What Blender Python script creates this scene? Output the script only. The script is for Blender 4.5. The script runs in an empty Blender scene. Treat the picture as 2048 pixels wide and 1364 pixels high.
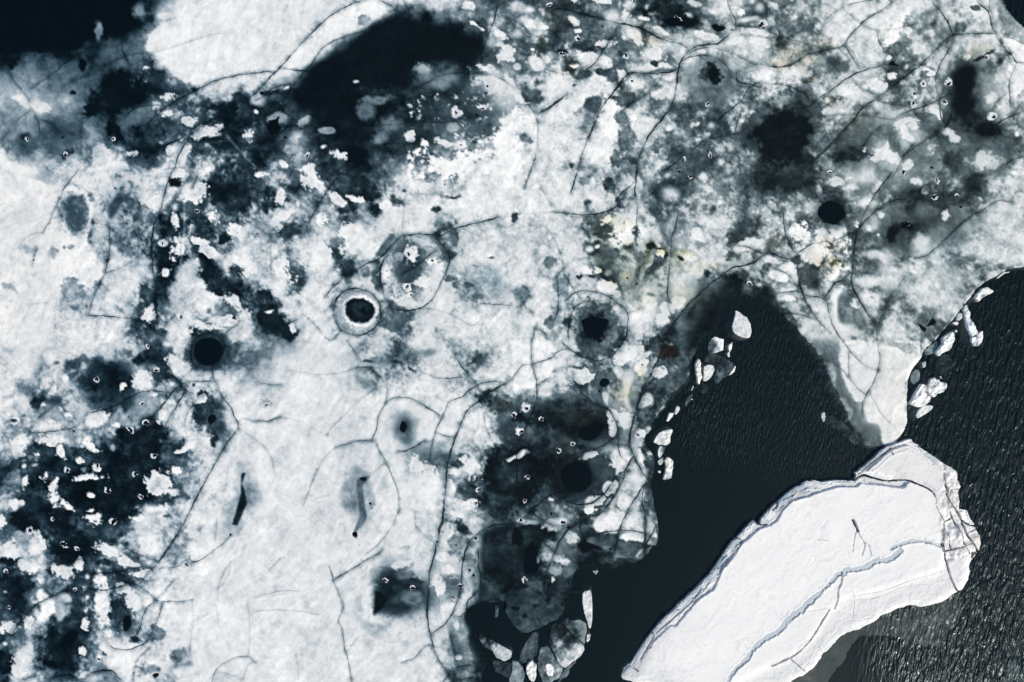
import bpy, math
import numpy as np
C = bpy.context.scene.collection
sc = bpy.context.scene
# ---------------------------------------------------------------- camera, sky, sun, exposure
CAM_H = 100.0
cam = bpy.data.cameras.new('camera'); cam_o = bpy.data.objects.new('camera', cam); C.objects.link(cam_o)
cam.sensor_width = 36; cam.lens = 36*CAM_H/102.4; cam.clip_end = 6000; cam.clip_start = 1
cam_o.location = (0, 0, CAM_H); cam_o.rotation_euler = (0, 0, 0)
sc.camera = cam_o
SUN_ELEV = math.radians(45); SUN_DIR = math.atan2(-0.62, 0.78)      # sun stands beyond the lower right corner
world = bpy.data.worlds.new("World"); sc.world = world; world.use_nodes = True
wn = world.node_tree; bg = wn.nodes['Background']; sky = wn.nodes.new('ShaderNodeTexSky'); sky.sky_type = 'NISHITA'
sky.sun_disc = False; sky.sun_elevation = SUN_ELEV; sky.sun_rotation = math.pi/2-SUN_DIR
wn.links.new(sky.outputs[0], bg.inputs[0]); bg.inputs[1].default_value = 0.105
sun = bpy.data.lights.new('sun', 'SUN'); sun.energy = 3.15; sun.angle = math.radians(.53); sun.color = (1, .93, .81)
sun_o = bpy.data.objects.new('sun', sun); C.objects.link(sun_o)
sun_o.rotation_euler = (0, math.pi/2-SUN_ELEV, SUN_DIR)
sc.view_settings.view_transform = 'Standard'; sc.view_settings.look = 'None'
sc.view_settings.exposure = 0.22; sc.view_settings.gamma = 1
sc.render.engine = 'CYCLES'
# mean tone of the ice (0 = black clear ice / water, 9 = white snow), 16 x 10 cells for each 512 x 341 px block
TONE = {
(0,0):"0000000033789999 0000001024789999 0100023357899999 1433435554799999 6555442112468899 6765531002457875 6786521136655432 6555466144356433 5344567421564345 7875658854584663",
(1,0):"9999999987876433 9989998411332335 9999972000000126 9987410000121135 8851000001332276 5421012112333577 3434101222344357 4354311334345348 3464231123366568 4655352464677899",
(2,0):"4343575532246665 5735444664242456 4424455667677777 5635764576765677 6485474766651467 7587885457653555 7787547556465531 8788788687664431 7788888765446532 9888886575433543",
(3,0):"7587899888688840 5568998766665873 6766899767788877 7576487456764457 7766767546640568 6546867656531577 1135655755741366 1126555585333135 1125336465454345 1146447764535656",
(0,1):"9867899786767522 9999568478787234 9999448576443625 9998558776353577 9887788765385657 9888887775256578 9988788887365434 8898678874387843 9898778875777657 9898788864683268",
(1,1):"3647414456647899 5756536466886899 7666746488868998 8656758886766888 7768658844556889 7757846574478868 7747878665585678 4888865766888678 3368851546888888 7458888758888898",
(2,1):"8887666764324542 9888865765456665 8888757775666666 8878648688788667 8888745565778678 8868847865787766 8877676777866434 5876767876843111 8866424886743110 8867304775441100",
(3,1):"0145675565343367 4554556643334677 5664465653355787 6758754323556777 6785756556776888 7774756767866766 6857756678876640 6757857657878700 2578857556657600 0267876887655300",
(0,2):"8888887763773046 9877543364485586 8767643368468888 8545775456467688 7554667644786288 7878774332568488 7635432313247788 3633354222568888 5534212234578886 7415311146578885",
(1,2):"6678876665677778 7788876556777689 8788888887777778 8888888888888745 8888888876888874 8888888875888875 8888888887766673 8888887888665731 8888886878887431 8888886788878641",
(2,2):"9887646775242100 8887654575421100 8767445564321000 5653246564210000 3321116642000000 4432125631000000 3212566751000000 2222136850000000 2223136730000000 3434565750000000",
(3,2):"0024888877000000 0004788885000000 0003688872000000 0001578880000000 0000268870000000 0000254860000000 0000013300000000 0000000000000000 0000000000000000 0000000000000000",
(0,3):"4111252466678869 5442233368678889 7752226657568999 3656545346779999 3255526468889999 2367528468889999 5455447447789999 3643135666789999 2631245888768999 3743454786688888",
(1,3):"8888886888877742 8888888888887531 8888888878877621 8888888645878641 8888888512567621 8888887513678611 8888888668887310 8888888888886313 8888888888887424 8888888888887311",
(2,3):"4545467760000000 2355446660000000 1464113430000000 1352000000000000 1332100000000000 1211100000000000 1110000000000000 1000000000000000 1000000000000000 1000000000000000",
(3,3):" ".join(["0"*16]*10),
}
# cracks in the ice: (block x, block y, width px, darkness, points in quarter pixels of that block)
CRACKS = """
0 0 3 .8|1400,1340 1430,1240 1490,1140 1560,1050 1640,990 1750,930 1870,890 1940,830 2000,780 2060,730 2108,680
0 0 2.5 .8|1190,980 1300,880 1420,800 1590,712 1700,655 1800,625 1930,597 2048,585 2128,572 2200,580
0 0 1.6 .55|830,535 920,485 1020,445 1130,428 1250,412 1380,380 1500,340 1620,300 1750,270 1880,268
0 0 3 .55|240,720 350,640 450,570 500,520 600,450 700,400 780,375
0 0 2.5 .5|520,690 600,640 720,600
0 0 2 .6|680,720 715,590 760,460
0 0 2 .7|975,320 980,400 1000,450 1050,530
0 0 2 .6|70,560 110,640 210,770 250,860 300,950 320,1060
0 0 2.5 .5|0,1140 80,1040
0 0 2 .4|110,990 180,930 250,880
0 0 6 .5|320,950 420,1000 500,1060 640,1080
0 0 2 .7|1000,940 1050,890 1110,855 1220,842 1370,850
0 0 2 .6|1080,1090 1120,1010 1170,950
0 0 2 .5|660,960 645,1060 655,1160 650,1250
0 0 3 .6|1670,1240 1700,1170 1760,1080 1830,1000 1860,930
0 0 2.5 .7|1020,1270 1080,1230
0 0 3 .7|1250,1190 1330,1160 1420,1120 1480,1090
0 0 1.2 .5|1290,205 1340,170 1400,148
1 0 2.6 .8|0,750 60,680 150,580 190,545 300,420 390,320 450,260 510,200 600,125 700,65 800,20 900,-10
1 0 2.4 .85|190,545 300,560 390,570 450,575
1 0 1.8 .8|390,570 440,520 490,440 540,380 620,330 700,300 800,265 900,250
1 0 2 .7|390,570 340,640 290,700 230,790 150,830
1 0 2 .7|0,800 70,770 130,750 200,745 260,735
1 0 1.5 .7|60,760 150,700 240,680 300,680
1 0 3 .7|-40,1200 0,1190 100,1120 180,1070 290,1000 350,1020 420,990 460,920
1 0 2 .7|980,0 1080,45 1110,80 1130,100
1 0 1.6 .6|1180,0 1220,80 1250,150 1400,220 1600,250 1800,280 1850,290
1 0 2.5 .6|1940,20 1900,180 1860,280 1820,400 1800,500
1 0 2 .6|1020,1155 1150,1150 1260,1135
1 0 2.5 .6|720,1320 790,1200 880,1195
1 0 4 .5|900,1010 980,940 1080,860 1180,800 1300,780 1450,770 1580,765
1 0 2 .5|1180,1150 1210,1220 1240,1300
1 0 3 .4|960,990 1100,1000 1300,970 1500,980 1700,940
1 0 2 .55|1400,620 1550,590 1700,585 1850,595 1950,625 2048,690 2108,740 2178,830 2228,910 2258,1000 2253,1140 2263,1200
1 0 4 .5|1250,720 1350,670 1450,620
2 0 5 .8|320,80 400,72 500,95 600,120 720,150 830,180 960,205 1050,235 1150,290 1250,330 1360,355 1400,385
2 0 3 .7|520,0 550,60 590,110
2 0 3 .7|850,200 820,270 780,330 740,390 700,450 660,510 600,550
2 0 3 .8|1400,420 1440,390 1500,365 1580,355 1640,350 1700,310 1760,255 1800,235
2 0 3.2 .8|1400,420 1370,460 1340,520 1330,560 1320,650 1300,780 1270,860 1220,930 1160,1000 1100,1080 1050,1180 1010,1290 1000,1364 990,1464 985,1540 995,1600
2 0 4 .85|1330,555 1230,580 1100,588 950,585 900,620 850,690 780,780 720,860 680,950 640,1040 605,1115
2 0 2.4 .8|605,1115 560,1240 525,1364 500,1454 465,1554
2 0 2 .5|605,1110 545,1115
2 0 2 .7|1360,490 1430,455 1500,445 1600,450 1680,490 1730,550 1750,620
2 0 1.6 .5|1420,430 1500,390 1600,385 1720,410 1830,460 1950,520
2 0 2.4 .7|1800,580 1800,650 1880,670 1960,690 2040,720
2 0 2.4 .7|1640,970 1720,900 1830,810 1900,700 1980,660
2 0 3 .6|1590,1110 1700,1090 1800,1070 1900,1010
2 0 2.4 .6|1450,1190 1550,1120 1640,1060
2 0 2.4 .6|1780,1060 1810,960 1850,850
2 0 2.4 .6|1720,0 1750,90 1790,160 1790,210
2 0 5 .4|1790,210 1900,212 2048,230
2 0 2 .6|270,540 310,570 400,590
2 0 5 .7|210,910 300,860 380,800 430,760
2 0 1.6 .5|1100,740 950,830 870,900
2 0 1.4 .4|1210,590 1150,700
2 0 3 .6|1230,1364 1300,1310 1380,1240
2 0 1.4 .5|190,1230 180,1290 150,1364 120,1450 100,1500
3 0 4 .6|0,250 100,290 200,320 330,355 460,400
3 0 4 .75|0,530 120,535 220,500 310,440 400,415 480,400
3 0 2 .75|480,400 560,380 610,355 660,280 740,200 800,145 900,90 990,20 960,0
3 0 3 .6|470,150 520,110 590,62
3 0 2.4 .7|640,40 740,15 860,-5
3 0 1.4 .5|590,60 650,110 740,195 800,225 870,245 960,240 1060,225 1180,190
3 0 2.2 .7|610,360 670,450 690,490 720,530
3 0 2.4 .6|870,245 890,330 940,430
3 0 3.4 .75|350,1300 430,1230 520,1140 620,1030 700,940 760,860 870,790
3 0 2.2 .7|870,790 950,730 1050,650 1130,590 1230,515 1260,480 1320,420 1400,340 1480,285 1600,270 1730,268 1810,268
3 0 2.8 .7|1310,20 1380,90 1430,160 1480,270
3 0 2.8 .7|1670,0 1710,50 1765,95 1790,200 1830,290 1900,390 1960,450 1990,500 2048,505
3 0 2.6 .6|1990,505 1960,580 1935,640 1935,750 1945,860
3 0 2.4 .6|1880,290 1960,310 2048,350
3 0 1.6 .5|1775,0 1770,95
3 0 2.4 .6|1480,330 1430,430 1390,490 1350,600 1345,700 1370,790 1380,920 1420,1000
3 0 2.8 .75|360,825 430,770 510,720 600,650 700,590 830,545 960,515
3 0 2.2 .6|0,675 100,675 220,710 290,750 360,825 280,870
3 0 3 .5|870,795 930,825 1050,840 1150,860
3 0 1.6 .5|400,930 700,920 1000,960
3 0 2.2 .6|1000,960 1100,900 1250,850 1380,790 1460,740
3 0 1.6 .5|1240,510 1225,600 1205,710 1190,800
3 0 3 .5|760,1180 830,1070 940,990
3 0 2.6 .6|1000,1400 1030,1364 1090,1250 1160,1150
3 0 6 .7|1060,1260 1160,1190 1280,1110 1380,1050 1450,970 1480,850
3 0 6 .7|1830,1000 1900,950 2048,890
3 0 2.6 .5|1920,745 1850,800 1790,880
3 0 3 .5|1860,1340 1960,1280 2048,1250
0 1 2.2 .6|625,0 570,70 510,150 480,230 430,320 400,410 370,450 350,500
0 1 1.2 .4|350,500 270,505 200,550 150,610
0 1 2.4 .5|300,620 270,700 260,770
0 1 3.2 .8|1385,0 1340,100 1300,260 1270,350 1235,430 1215,560 1215,680 1225,800 1240,900 1240,1020 1255,1180 1270,1290
0 1 2.4 .6|1590,20 1540,140
0 1 2 .6|1500,60 1460,130 1410,230 1350,290 1275,345
0 1 2 .6|870,420 880,560 875,690
0 1 2 .65|870,700 840,820 790,930 740,1040 715,1150
0 1 1.8 .5|840,820 940,790 1020,750 1100,690 1180,600
0 1 5 .35|1120,250 1105,400 1110,600 1100,760
0 1 2 .7|700,1160 850,1165 950,1175 1060,1190 1170,1240 1250,1290 1310,1330
0 1 1.6 .5|1830,1080 1940,1110 2000,1180
0 1 1.8 .6|1800,1310 1870,1250 1930,1200
0 1 1.5 .6|1300,1290 1340,1220 1400,1160
0 1 1.2 .4|270,1070 380,1060
0 1 1.6 .35|250,1070 200,1180 150,1270 130,1364
0 1 1.6 .5|1980,300 2010,430 2048,430
0 1 3 .7|1090,1325 1160,1355
1 1 2.6 .7|650,50 580,150 520,240 465,340 430,400 400,480
1 1 2.6 .7|540,1030 600,950 690,870 800,800 900,740 980,710 1060,630 1120,560 1180,522
1 1 3 .8|1180,522 1300,508 1400,515 1480,520 1560,480 1680,440 1830,405 1950,370
1 1 3.2 .75|1045,680 1010,740 995,800 995,880 1020,980 1060,1060 1110,1110 1200,1120 1290,1110 1370,1070 1430,1000 1480,900 1520,820 1550,720 1540,660 1490,590 1455,550
1 1 3.4 .85|625,1080 650,1020 700,970 760,945 830,948 900,970 960,1020 990,1080 998,1150 985,1210 940,1265 880,1305 810,1318
1 1 2.2 .6|810,1318 750,1310 690,1280 650,1230 625,1170 620,1120 625,1080
1 1 1.5 .6|980,1050 1045,1050
1 1 4 .6|940,940 1050,900
1 1 1.6 .35|1200,190 1185,280 1170,500
1 1 1.4 .35|1210,190 1350,190 1500,190
1 1 1.2 .35|120,520 120,700 120,870
1 1 1.2 .35|0,450 110,520
1 1 3 .6|1150,840 1270,770 1350,710 1430,640
1 1 1.2 .45|1370,1105 1500,1130 1620,1180 1720,1240 1800,1200
1 1 1.8 .6|1790,1065 1900,1070 2048,1080
1 1 1.6 .55|380,1150 460,1220 530,1300 600,1360 680,1280
1 1 4 .6|80,1310 200,1260 330,1190
2 1 1.2 .4|0,350 200,340 340,335
2 1 2.8 .75|340,335 420,340 550,355 680,348 780,320 840,290
2 1 1.4 .6|840,290 860,200 930,140 980,90
2 1 1.6 .6|995,260 1005,290 995,430 985,570
2 1 1.6 .5|150,0 100,140
2 1 2 .65|1330,330 1310,450 1280,530 1275,640 1260,780 1245,940 1250,1060 1270,1150 1290,1190
2 1 3.6 .8|1220,1364 1270,1260 1340,1160 1420,1060 1500,990 1580,910 1680,840 1760,780 1880,755 1960,720 2048,650
2 1 2 .65|1750,597 1850,605 1950,640 2020,680
2 1 2 .6|1940,640 1930,760
2 1 2 .6|1700,930 1760,905 1880,905
2 1 1.4 .5|1900,530 1960,460 1990,280 2040,50
2 1 2.4 .75|450,1364 460,1200 510,1090 580,1050
2 1 1.2 .4|580,1050 740,1040
2 1 2.4 .75|430,1040 520,970 620,965 720,985 820,1040 920,1130 925,1230 915,1320 885,1384 820,1464 720,1519 620,1509 520,1464 440,1414 395,1364
2 1 1.4 .5|270,450 350,570 400,700 410,790
2 1 2 .65|410,790 370,840 370,1000 370,1110 340,1200
2 1 2.6 .7|410,790 450,880 510,970 560,1040
2 1 1.4 .5|530,715 620,690
2 1 2.6 .6|1390,1200 1430,1130 1490,1050
2 1 2 .7|185,1250 165,1364
2 1 2.6 .7|190,1265 250,1290 280,1340
2 1 1.6 .35|210,90 260,180 320,290
2 1 1.4 .5|930,1140 1040,1100
3 1 2.4 .7|0,655 100,690 190,715
3 1 2 .6|120,300 135,480 180,600 230,670
3 1 2.4 .65|230,670 330,600 420,575 540,560 620,520 715,485
3 1 2.6 .7|720,480 760,370 800,290 860,190 940,80 1000,10
3 1 2.6 .7|720,480 800,380 900,300 1000,240 1110,230
3 1 3.2 .8|715,485 695,590 685,700 675,810 670,900 700,980 770,1100 830,1200 890,1255
3 1 2.8 .7|455,1020 530,910 600,870 670,810
3 1 3 .75|230,690 245,850 270,960 310,1060 370,1150
3 1 1.8 .6|370,1150 420,1220 480,1280
3 1 2.8 .7|330,1010 450,1025 490,1130 520,1240 560,1310 600,1364
3 1 1.6 .5|270,980 330,1010
3 1 2.4 .7|0,1040 90,980 190,970 260,960
3 1 1.8 .65|100,1150 220,1145 300,1165 370,1190
3 1 2 .7|1170,705 1270,680 1340,620 1430,540 1520,450 1620,370 1730,310 1800,260 1870,240 1960,260
3 1 6 .45|1100,850 1000,1000 930,1140 890,1270 870,1364
3 1 2 .4|250,700 330,800 420,920 450,1000
3 1 2.4 .6|0,750 90,800 150,820 200,880 250,950
3 1 1.6 .45|360,240 420,190 500,170 580,190 640,250
3 1 1.2 .4|1030,1105 1180,1130
0 2 2.8 .8|1350,180 1370,250 1430,330 1490,400 1550,420
0 2 3.2 .8|1490,400 1440,470 1410,530 1350,620 1320,690
0 2 3 .8|1430,350 1350,450 1280,540 1200,620
0 2 1.8 .6|1490,320 1600,325 1700,320
0 2 2.4 .7|1705,200 1705,280 1750,380 1780,450 1840,520 1870,590 1900,650 1910,700
0 2 1.5 .5|1900,650 1960,620 2048,650
0 2 2.6 .8|1910,700 1830,800 1760,910 1690,1040 1610,1180 1520,1364 1440,1514 1350,1654 1260,1784
0 2 1.5 .35|1910,700 1990,750 2048,790 2128,860 2178,950 2208,1100
0 2 2 .7|250,735 360,730 480,715 600,690
0 2 1.6 .65|670,715 760,700 850,680
0 2 2.2 .75|700,580 800,555 900,530 980,490 1060,440 1130,410 1230,400 1340,410
0 2 1.6 .5|700,590 660,680
0 2 6 .6|280,640 400,540 500,450
0 2 2 .6|330,470 390,400 440,320
0 2 6 .5|970,1364 1080,1110 1180,940 1300,700
0 2 14 .6|-20,1120 60,1030 140,960
0 2 1.5 .5|1480,640 1500,580 1580,470 1660,420
0 2 1.4 .3|1810,1180 1820,1050 1830,980
0 2 2.6 .85|1560,0 1535,60 1530,120 1550,190 1590,225
0 2 2.6 .85|1560,0 1600,-45 1660,-62 1730,-50 1780,-10
0 2 2 .7|1280,0 1290,80 1160,140
0 2 2.4 .7|1790,10 1790,70 1770,130 1710,190
1 2 2 .6|900,210 970,270 1040,350 1050,400 1040,490 980,600 970,680 930,795
1 2 2 .65|930,795 820,800 720,830 640,850
1 2 1.8 .6|960,800 990,880 1040,970 1090,1080 1140,1220 1145,1364
1 2 2.4 .7|1040,495 1090,460 1160,450 1250,465 1350,520 1480,600
1 2 1.8 .6|1540,490 1500,590 1450,690 1410,800 1350,800
1 2 3 .7|1350,800 1280,840 1200,880 1130,880
1 2 1.6 .6|1420,790 1400,870 1390,950
1 2 2.2 .7|1540,485 1640,450 1700,400 1780,350 1850,330 1930,325 1985,345
1 2 3.4 .85|2048,305 1985,345 1870,410 1790,480 1700,545 1650,640 1600,760 1560,880 1530,1000
1 2 4.6 .85|1530,1000 1520,1150 1500,1364 1490,1450 1470,1500 1460,1580
1 2 2 .6|1440,730 1500,755 1590,770
1 2 1.5 .4|570,755 610,690 680,620
1 2 1 .3|680,620 800,500 900,420 1030,355
1 2 2 .7|190,605 100,640 0,640
1 2 1 .3|200,610 370,650 450,700 570,750
1 2 1.6 .45|380,1320 430,1180 490,1030
1 2 1 .35|490,1030 560,920 640,850
1 2 2 .65|0,325 110,350 200,350
1 2 2.2 .6|800,215 920,205
1 2 1.4 .3|250,230 500,270 700,250 800,215
1 2 1.5 .5|1820,580 1850,720 1920,850
1 2 3 .6|1600,130 1650,210 1700,270 1770,350 1800,420
1 2 2.4 .6|1300,230 1400,280 1500,300 1650,290
1 2 3 .5|1690,200 1830,90
1 2 2.2 .55|730,0 820,130
1 2 2 .35|930,1060 1040,970
2 2 2 .7|155,0 160,180 190,290 200,400 195,500
2 2 2.6 .8|195,500 150,600 110,700 60,800 40,920 40,1100 70,1230 120,1310 150,1350
2 2 1.6 .6|160,188 80,200 0,305
2 2 2.4 .75|160,188 260,155 330,130 340,100 440,60
2 2 4.6 .85|1220,0 1190,100 1130,230 1070,350 1020,470 985,590 960,680 940,780 945,840 975,920
2 2 3.4 .85|975,920 1010,990 1060,1070 1110,1140
2 2 3.4 .8|975,920 920,1010 880,1130 820,1240 730,1364
2 2 3.4 .8|480,290 540,380 600,460 670,510 760,540 810,600 840,680 850,740 800,790 740,830 660,870 580,885 470,920 390,980 345,1060 345,1150 370,1220 440,1280 540,1310 650,1290 750,1210 810,1120 850,1070 905,1040
2 2 1.6 .6|850,740 860,900 940,980
2 2 3.4 .8|1110,1130 1060,1150 1000,1240 920,1364
2 2 3 .8|1055,1170 1040,1280 1060,1364 1070,1474
2 2 4 .75|350,1210 260,1270 160,1350 120,1400
2 2 4 .5|730,200 800,240 840,330 815,480
2 2 1.4 .5|785,820 860,830 930,830
2 2 1.8 .6|200,355 300,290
3 2 2 .65|600,0 650,70 720,150 800,210 880,240
3 2 2 .65|870,0 890,90 895,160 875,250 850,320 800,410 760,490 755,600
3 2 1.8 .6|645,90 650,290
3 2 2.2 .65|500,160 580,220 650,300 710,370 780,430
3 2 1.6 .6|690,495 760,490
3 2 1.8 .6|800,410 850,480 900,570 940,620 1010,685
3 2 1.8 .6|1225,0 1225,100
3 2 1.8 .6|660,660 760,790
0 3 2.4 .6|1510,420 1620,380 1700,320 1780,260 1850,190
0 3 2 .5|1250,430 1180,500 1110,590
0 3 4 .5|1450,440 1350,450 1260,460
0 3 2.6 .75|750,490 860,490 1000,470 1150,440
0 3 3 .75|680,620 830,630 950,605 1060,580 1130,610 1200,660 1250,710
0 3 2 .6|1250,710 1300,720 1450,720 1550,700
0 3 1.5 .45|1250,705 1330,620 1400,540
0 3 2.4 .7|1250,710 1170,780 1140,860 1110,960 1060,1010
0 3 2.4 .7|1300,730 1270,850 1220,950 1180,1040 1100,1080 1040,1105 930,1100 860,1050 820,980
0 3 3 .8|600,625 500,645 400,690 300,740 220,820 150,900 100,970
0 3 3 .6|420,405 500,405 620,390 690,330 690,180
0 3 3 .75|180,1350 260,1320
0 3 3.4 .75|420,1335 520,1310 620,1330 680,1340 740,1290 850,1270 900,1280 970,1350
0 3 2 .6|1200,1095 1130,1150 1090,1210 1070,1300 1065,1380
0 3 2.6 .6|310,1170 320,1050 360,980 440,920
0 3 1.8 .55|1690,1380 1730,1270 1800,1210 1900,1165 1990,1165 2048,1200
0 3 1.6 .45|1730,750 1760,920 1850,1110
0 3 1.4 .4|1740,720 1760,560 1840,420 1930,345
0 3 1.4 .4|1980,720 2000,900 1990,1140
0 3 2 .45|1940,1340 2000,1210
0 3 1.4 .35|1750,1280 1900,1320
0 3 1.6 .4|1540,700 1550,880 1530,1000 1520,1150
0 3 2 .6|1350,1090 1400,1150 1410,1220
0 3 1.6 .5|1000,290 1130,350 1250,400
0 3 1.4 .3|1720,250 1740,50
1 3 3.4 .85|1450,240 1420,380 1390,480 1380,650 1370,800 1380,920 1400,990
1 3 2 .7|1400,990 1420,1090 1470,1200 1540,1290 1580,1364
1 3 2.2 .7|620,548 720,490 820,430 900,380 970,345 1015,300
1 3 1.8 .6|590,440 620,545 660,650 700,760 660,870 690,940 710,1090 740,1200 770,1380
1 3 1.6 .5|1140,0 1100,100 1040,190 950,290 880,335
1 3 2.8 .8|1400,980 1500,910 1570,820 1610,720 1640,600 1650,450 1690,280 1760,190 1900,110 2048,100
1 3 3 .8|1780,300 1780,430 1800,540 1780,630 1700,710 1680,790 1640,840 1590,830
1 3 1.8 .6|1170,1205 1270,1170 1350,1080 1410,1070
1 3 1.4 .35|740,1110 820,1000
1 3 2 .65|1550,960 1570,1060 1590,1130
1 3 2 .7|1590,1250 1720,1225
1 3 2 .7|1490,1380 1540,1310
1 3 1.4 .35|200,370 90,490
1 3 1.4 .3|0,240 150,90
1 3 1.2 .3|0,800 150,790 350,800 500,830
1 3 1.2 .25|0,690 200,640 350,640
1 3 1.4 .35|1280,0 1280,120 1400,230
1 3 1.4 .25|120,960 250,1060 320,1150 350,1364
1 3 1.6 .7|1590,1350 1750,1330
2 3 3 .75|150,0 230,60 320,110 370,120
2 3 3 .75|0,100 80,105 160,140 230,220 340,330
2 3 3.2 .8|750,0 600,60 500,110 430,170 370,260 340,340 300,430 270,530 255,630 280,680
2 3 3.6 .85|930,0 880,90 855,170 830,280 815,340
2 3 3.2 .85|560,210 650,190 780,160 940,150 1060,175
2 3 4.2 .85|1070,0 1070,110 1060,250 1065,370
2 3 3 .8|1150,120 1110,200 1070,260
2 3 2.2 .7|545,0 550,110 555,210
2 3 3 .6|0,530 50,430 110,350
2 3 2 .5|400,520 420,420
2 3 2.4 .6|150,280 220,210
"""
# holes with a rim of slush: block x, block y | x,y,radius px ...
HOLES = """
0 0|220,1110,5 500,1100,3.5 905,1110,5 525,1240,8 1065,1015,3.5 1105,1085,3.5 1040,780,3.5 1160,690,3 1710,1150,3.5
1 0|235,1100,4 410,1245,5 1600,900,6 1810,870,7 1765,920,4 1605,745,3 1580,305,4 1850,690,4 1840,745,4 1640,1160,3
2 0|300,40,6 975,10,6 1320,150,9 1650,220,12 1995,195,9 530,310,7 400,430,9 910,440,7 690,375,4 780,320,3.5 1370,1275,7 1585,1245,6 1565,830,5 960,650,4 720,210,3 1755,240,5
3 0|1745,460,6 1240,670,6 1445,670,7 1170,750,6 1160,830,6 1410,815,6 1490,825,3 1805,935,7 1600,1045,4 1780,1035,4 1310,1340,4
0 1|1575,325,6 860,715,4 1450,1170,6 1300,580,5 270,715,3 1370,625,2.5
1 1|1220,670,6 1210,930,7 1240,995,3.5 1410,720,4 1510,110,2.5 330,700,2 10,507,2.5
2 1|1425,50,6 1900,905,6 925,860,3 1340,10,4
3 1|495,15,5 1080,15,7 1350,80,6 1330,210,8 1510,205,6 1540,290,4.5 1110,430,8 1445,120,3.5
0 2|775,305,8 1250,235,6 1045,710,9 1170,655,9 1235,915,8 540,1035,7 780,995,6 1085,1060,8 865,1195,9 1130,1245,6 1185,40,5 1140,500,5 1030,605,2.5 590,720,4 350,980,3.5 1330,440,4
1 2|85,510,5 1870,480,4 1780,1190,5 1760,1300,5 915,1300,4 860,1105,5
2 2|15,595,7 235,625,7 75,725,7 485,825,4.5 370,875,7 375,950,4 490,985,4 205,1045,4 125,1085,6 105,1275,5 700,400,4 1040,190,3 1005,750,5 115,540,6
0 3|425,60,5 910,80,10 240,150,8 510,260,9 620,300,6 600,625,5 1490,425,7 795,1180,6 1245,1305,7 1845,185,4 1105,375,4 70,765,5 50,480,5
1 3|1450,245,3.5 1760,215,6 1030,550,6 1255,610,7 1635,595,7 1710,470,4.5 1740,510,5 1580,690,6 1600,270,3
2 3|315,15,4 405,85,8 105,555,7 450,125,4 70,70,5 785,300,4 400,435,3
"""
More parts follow.
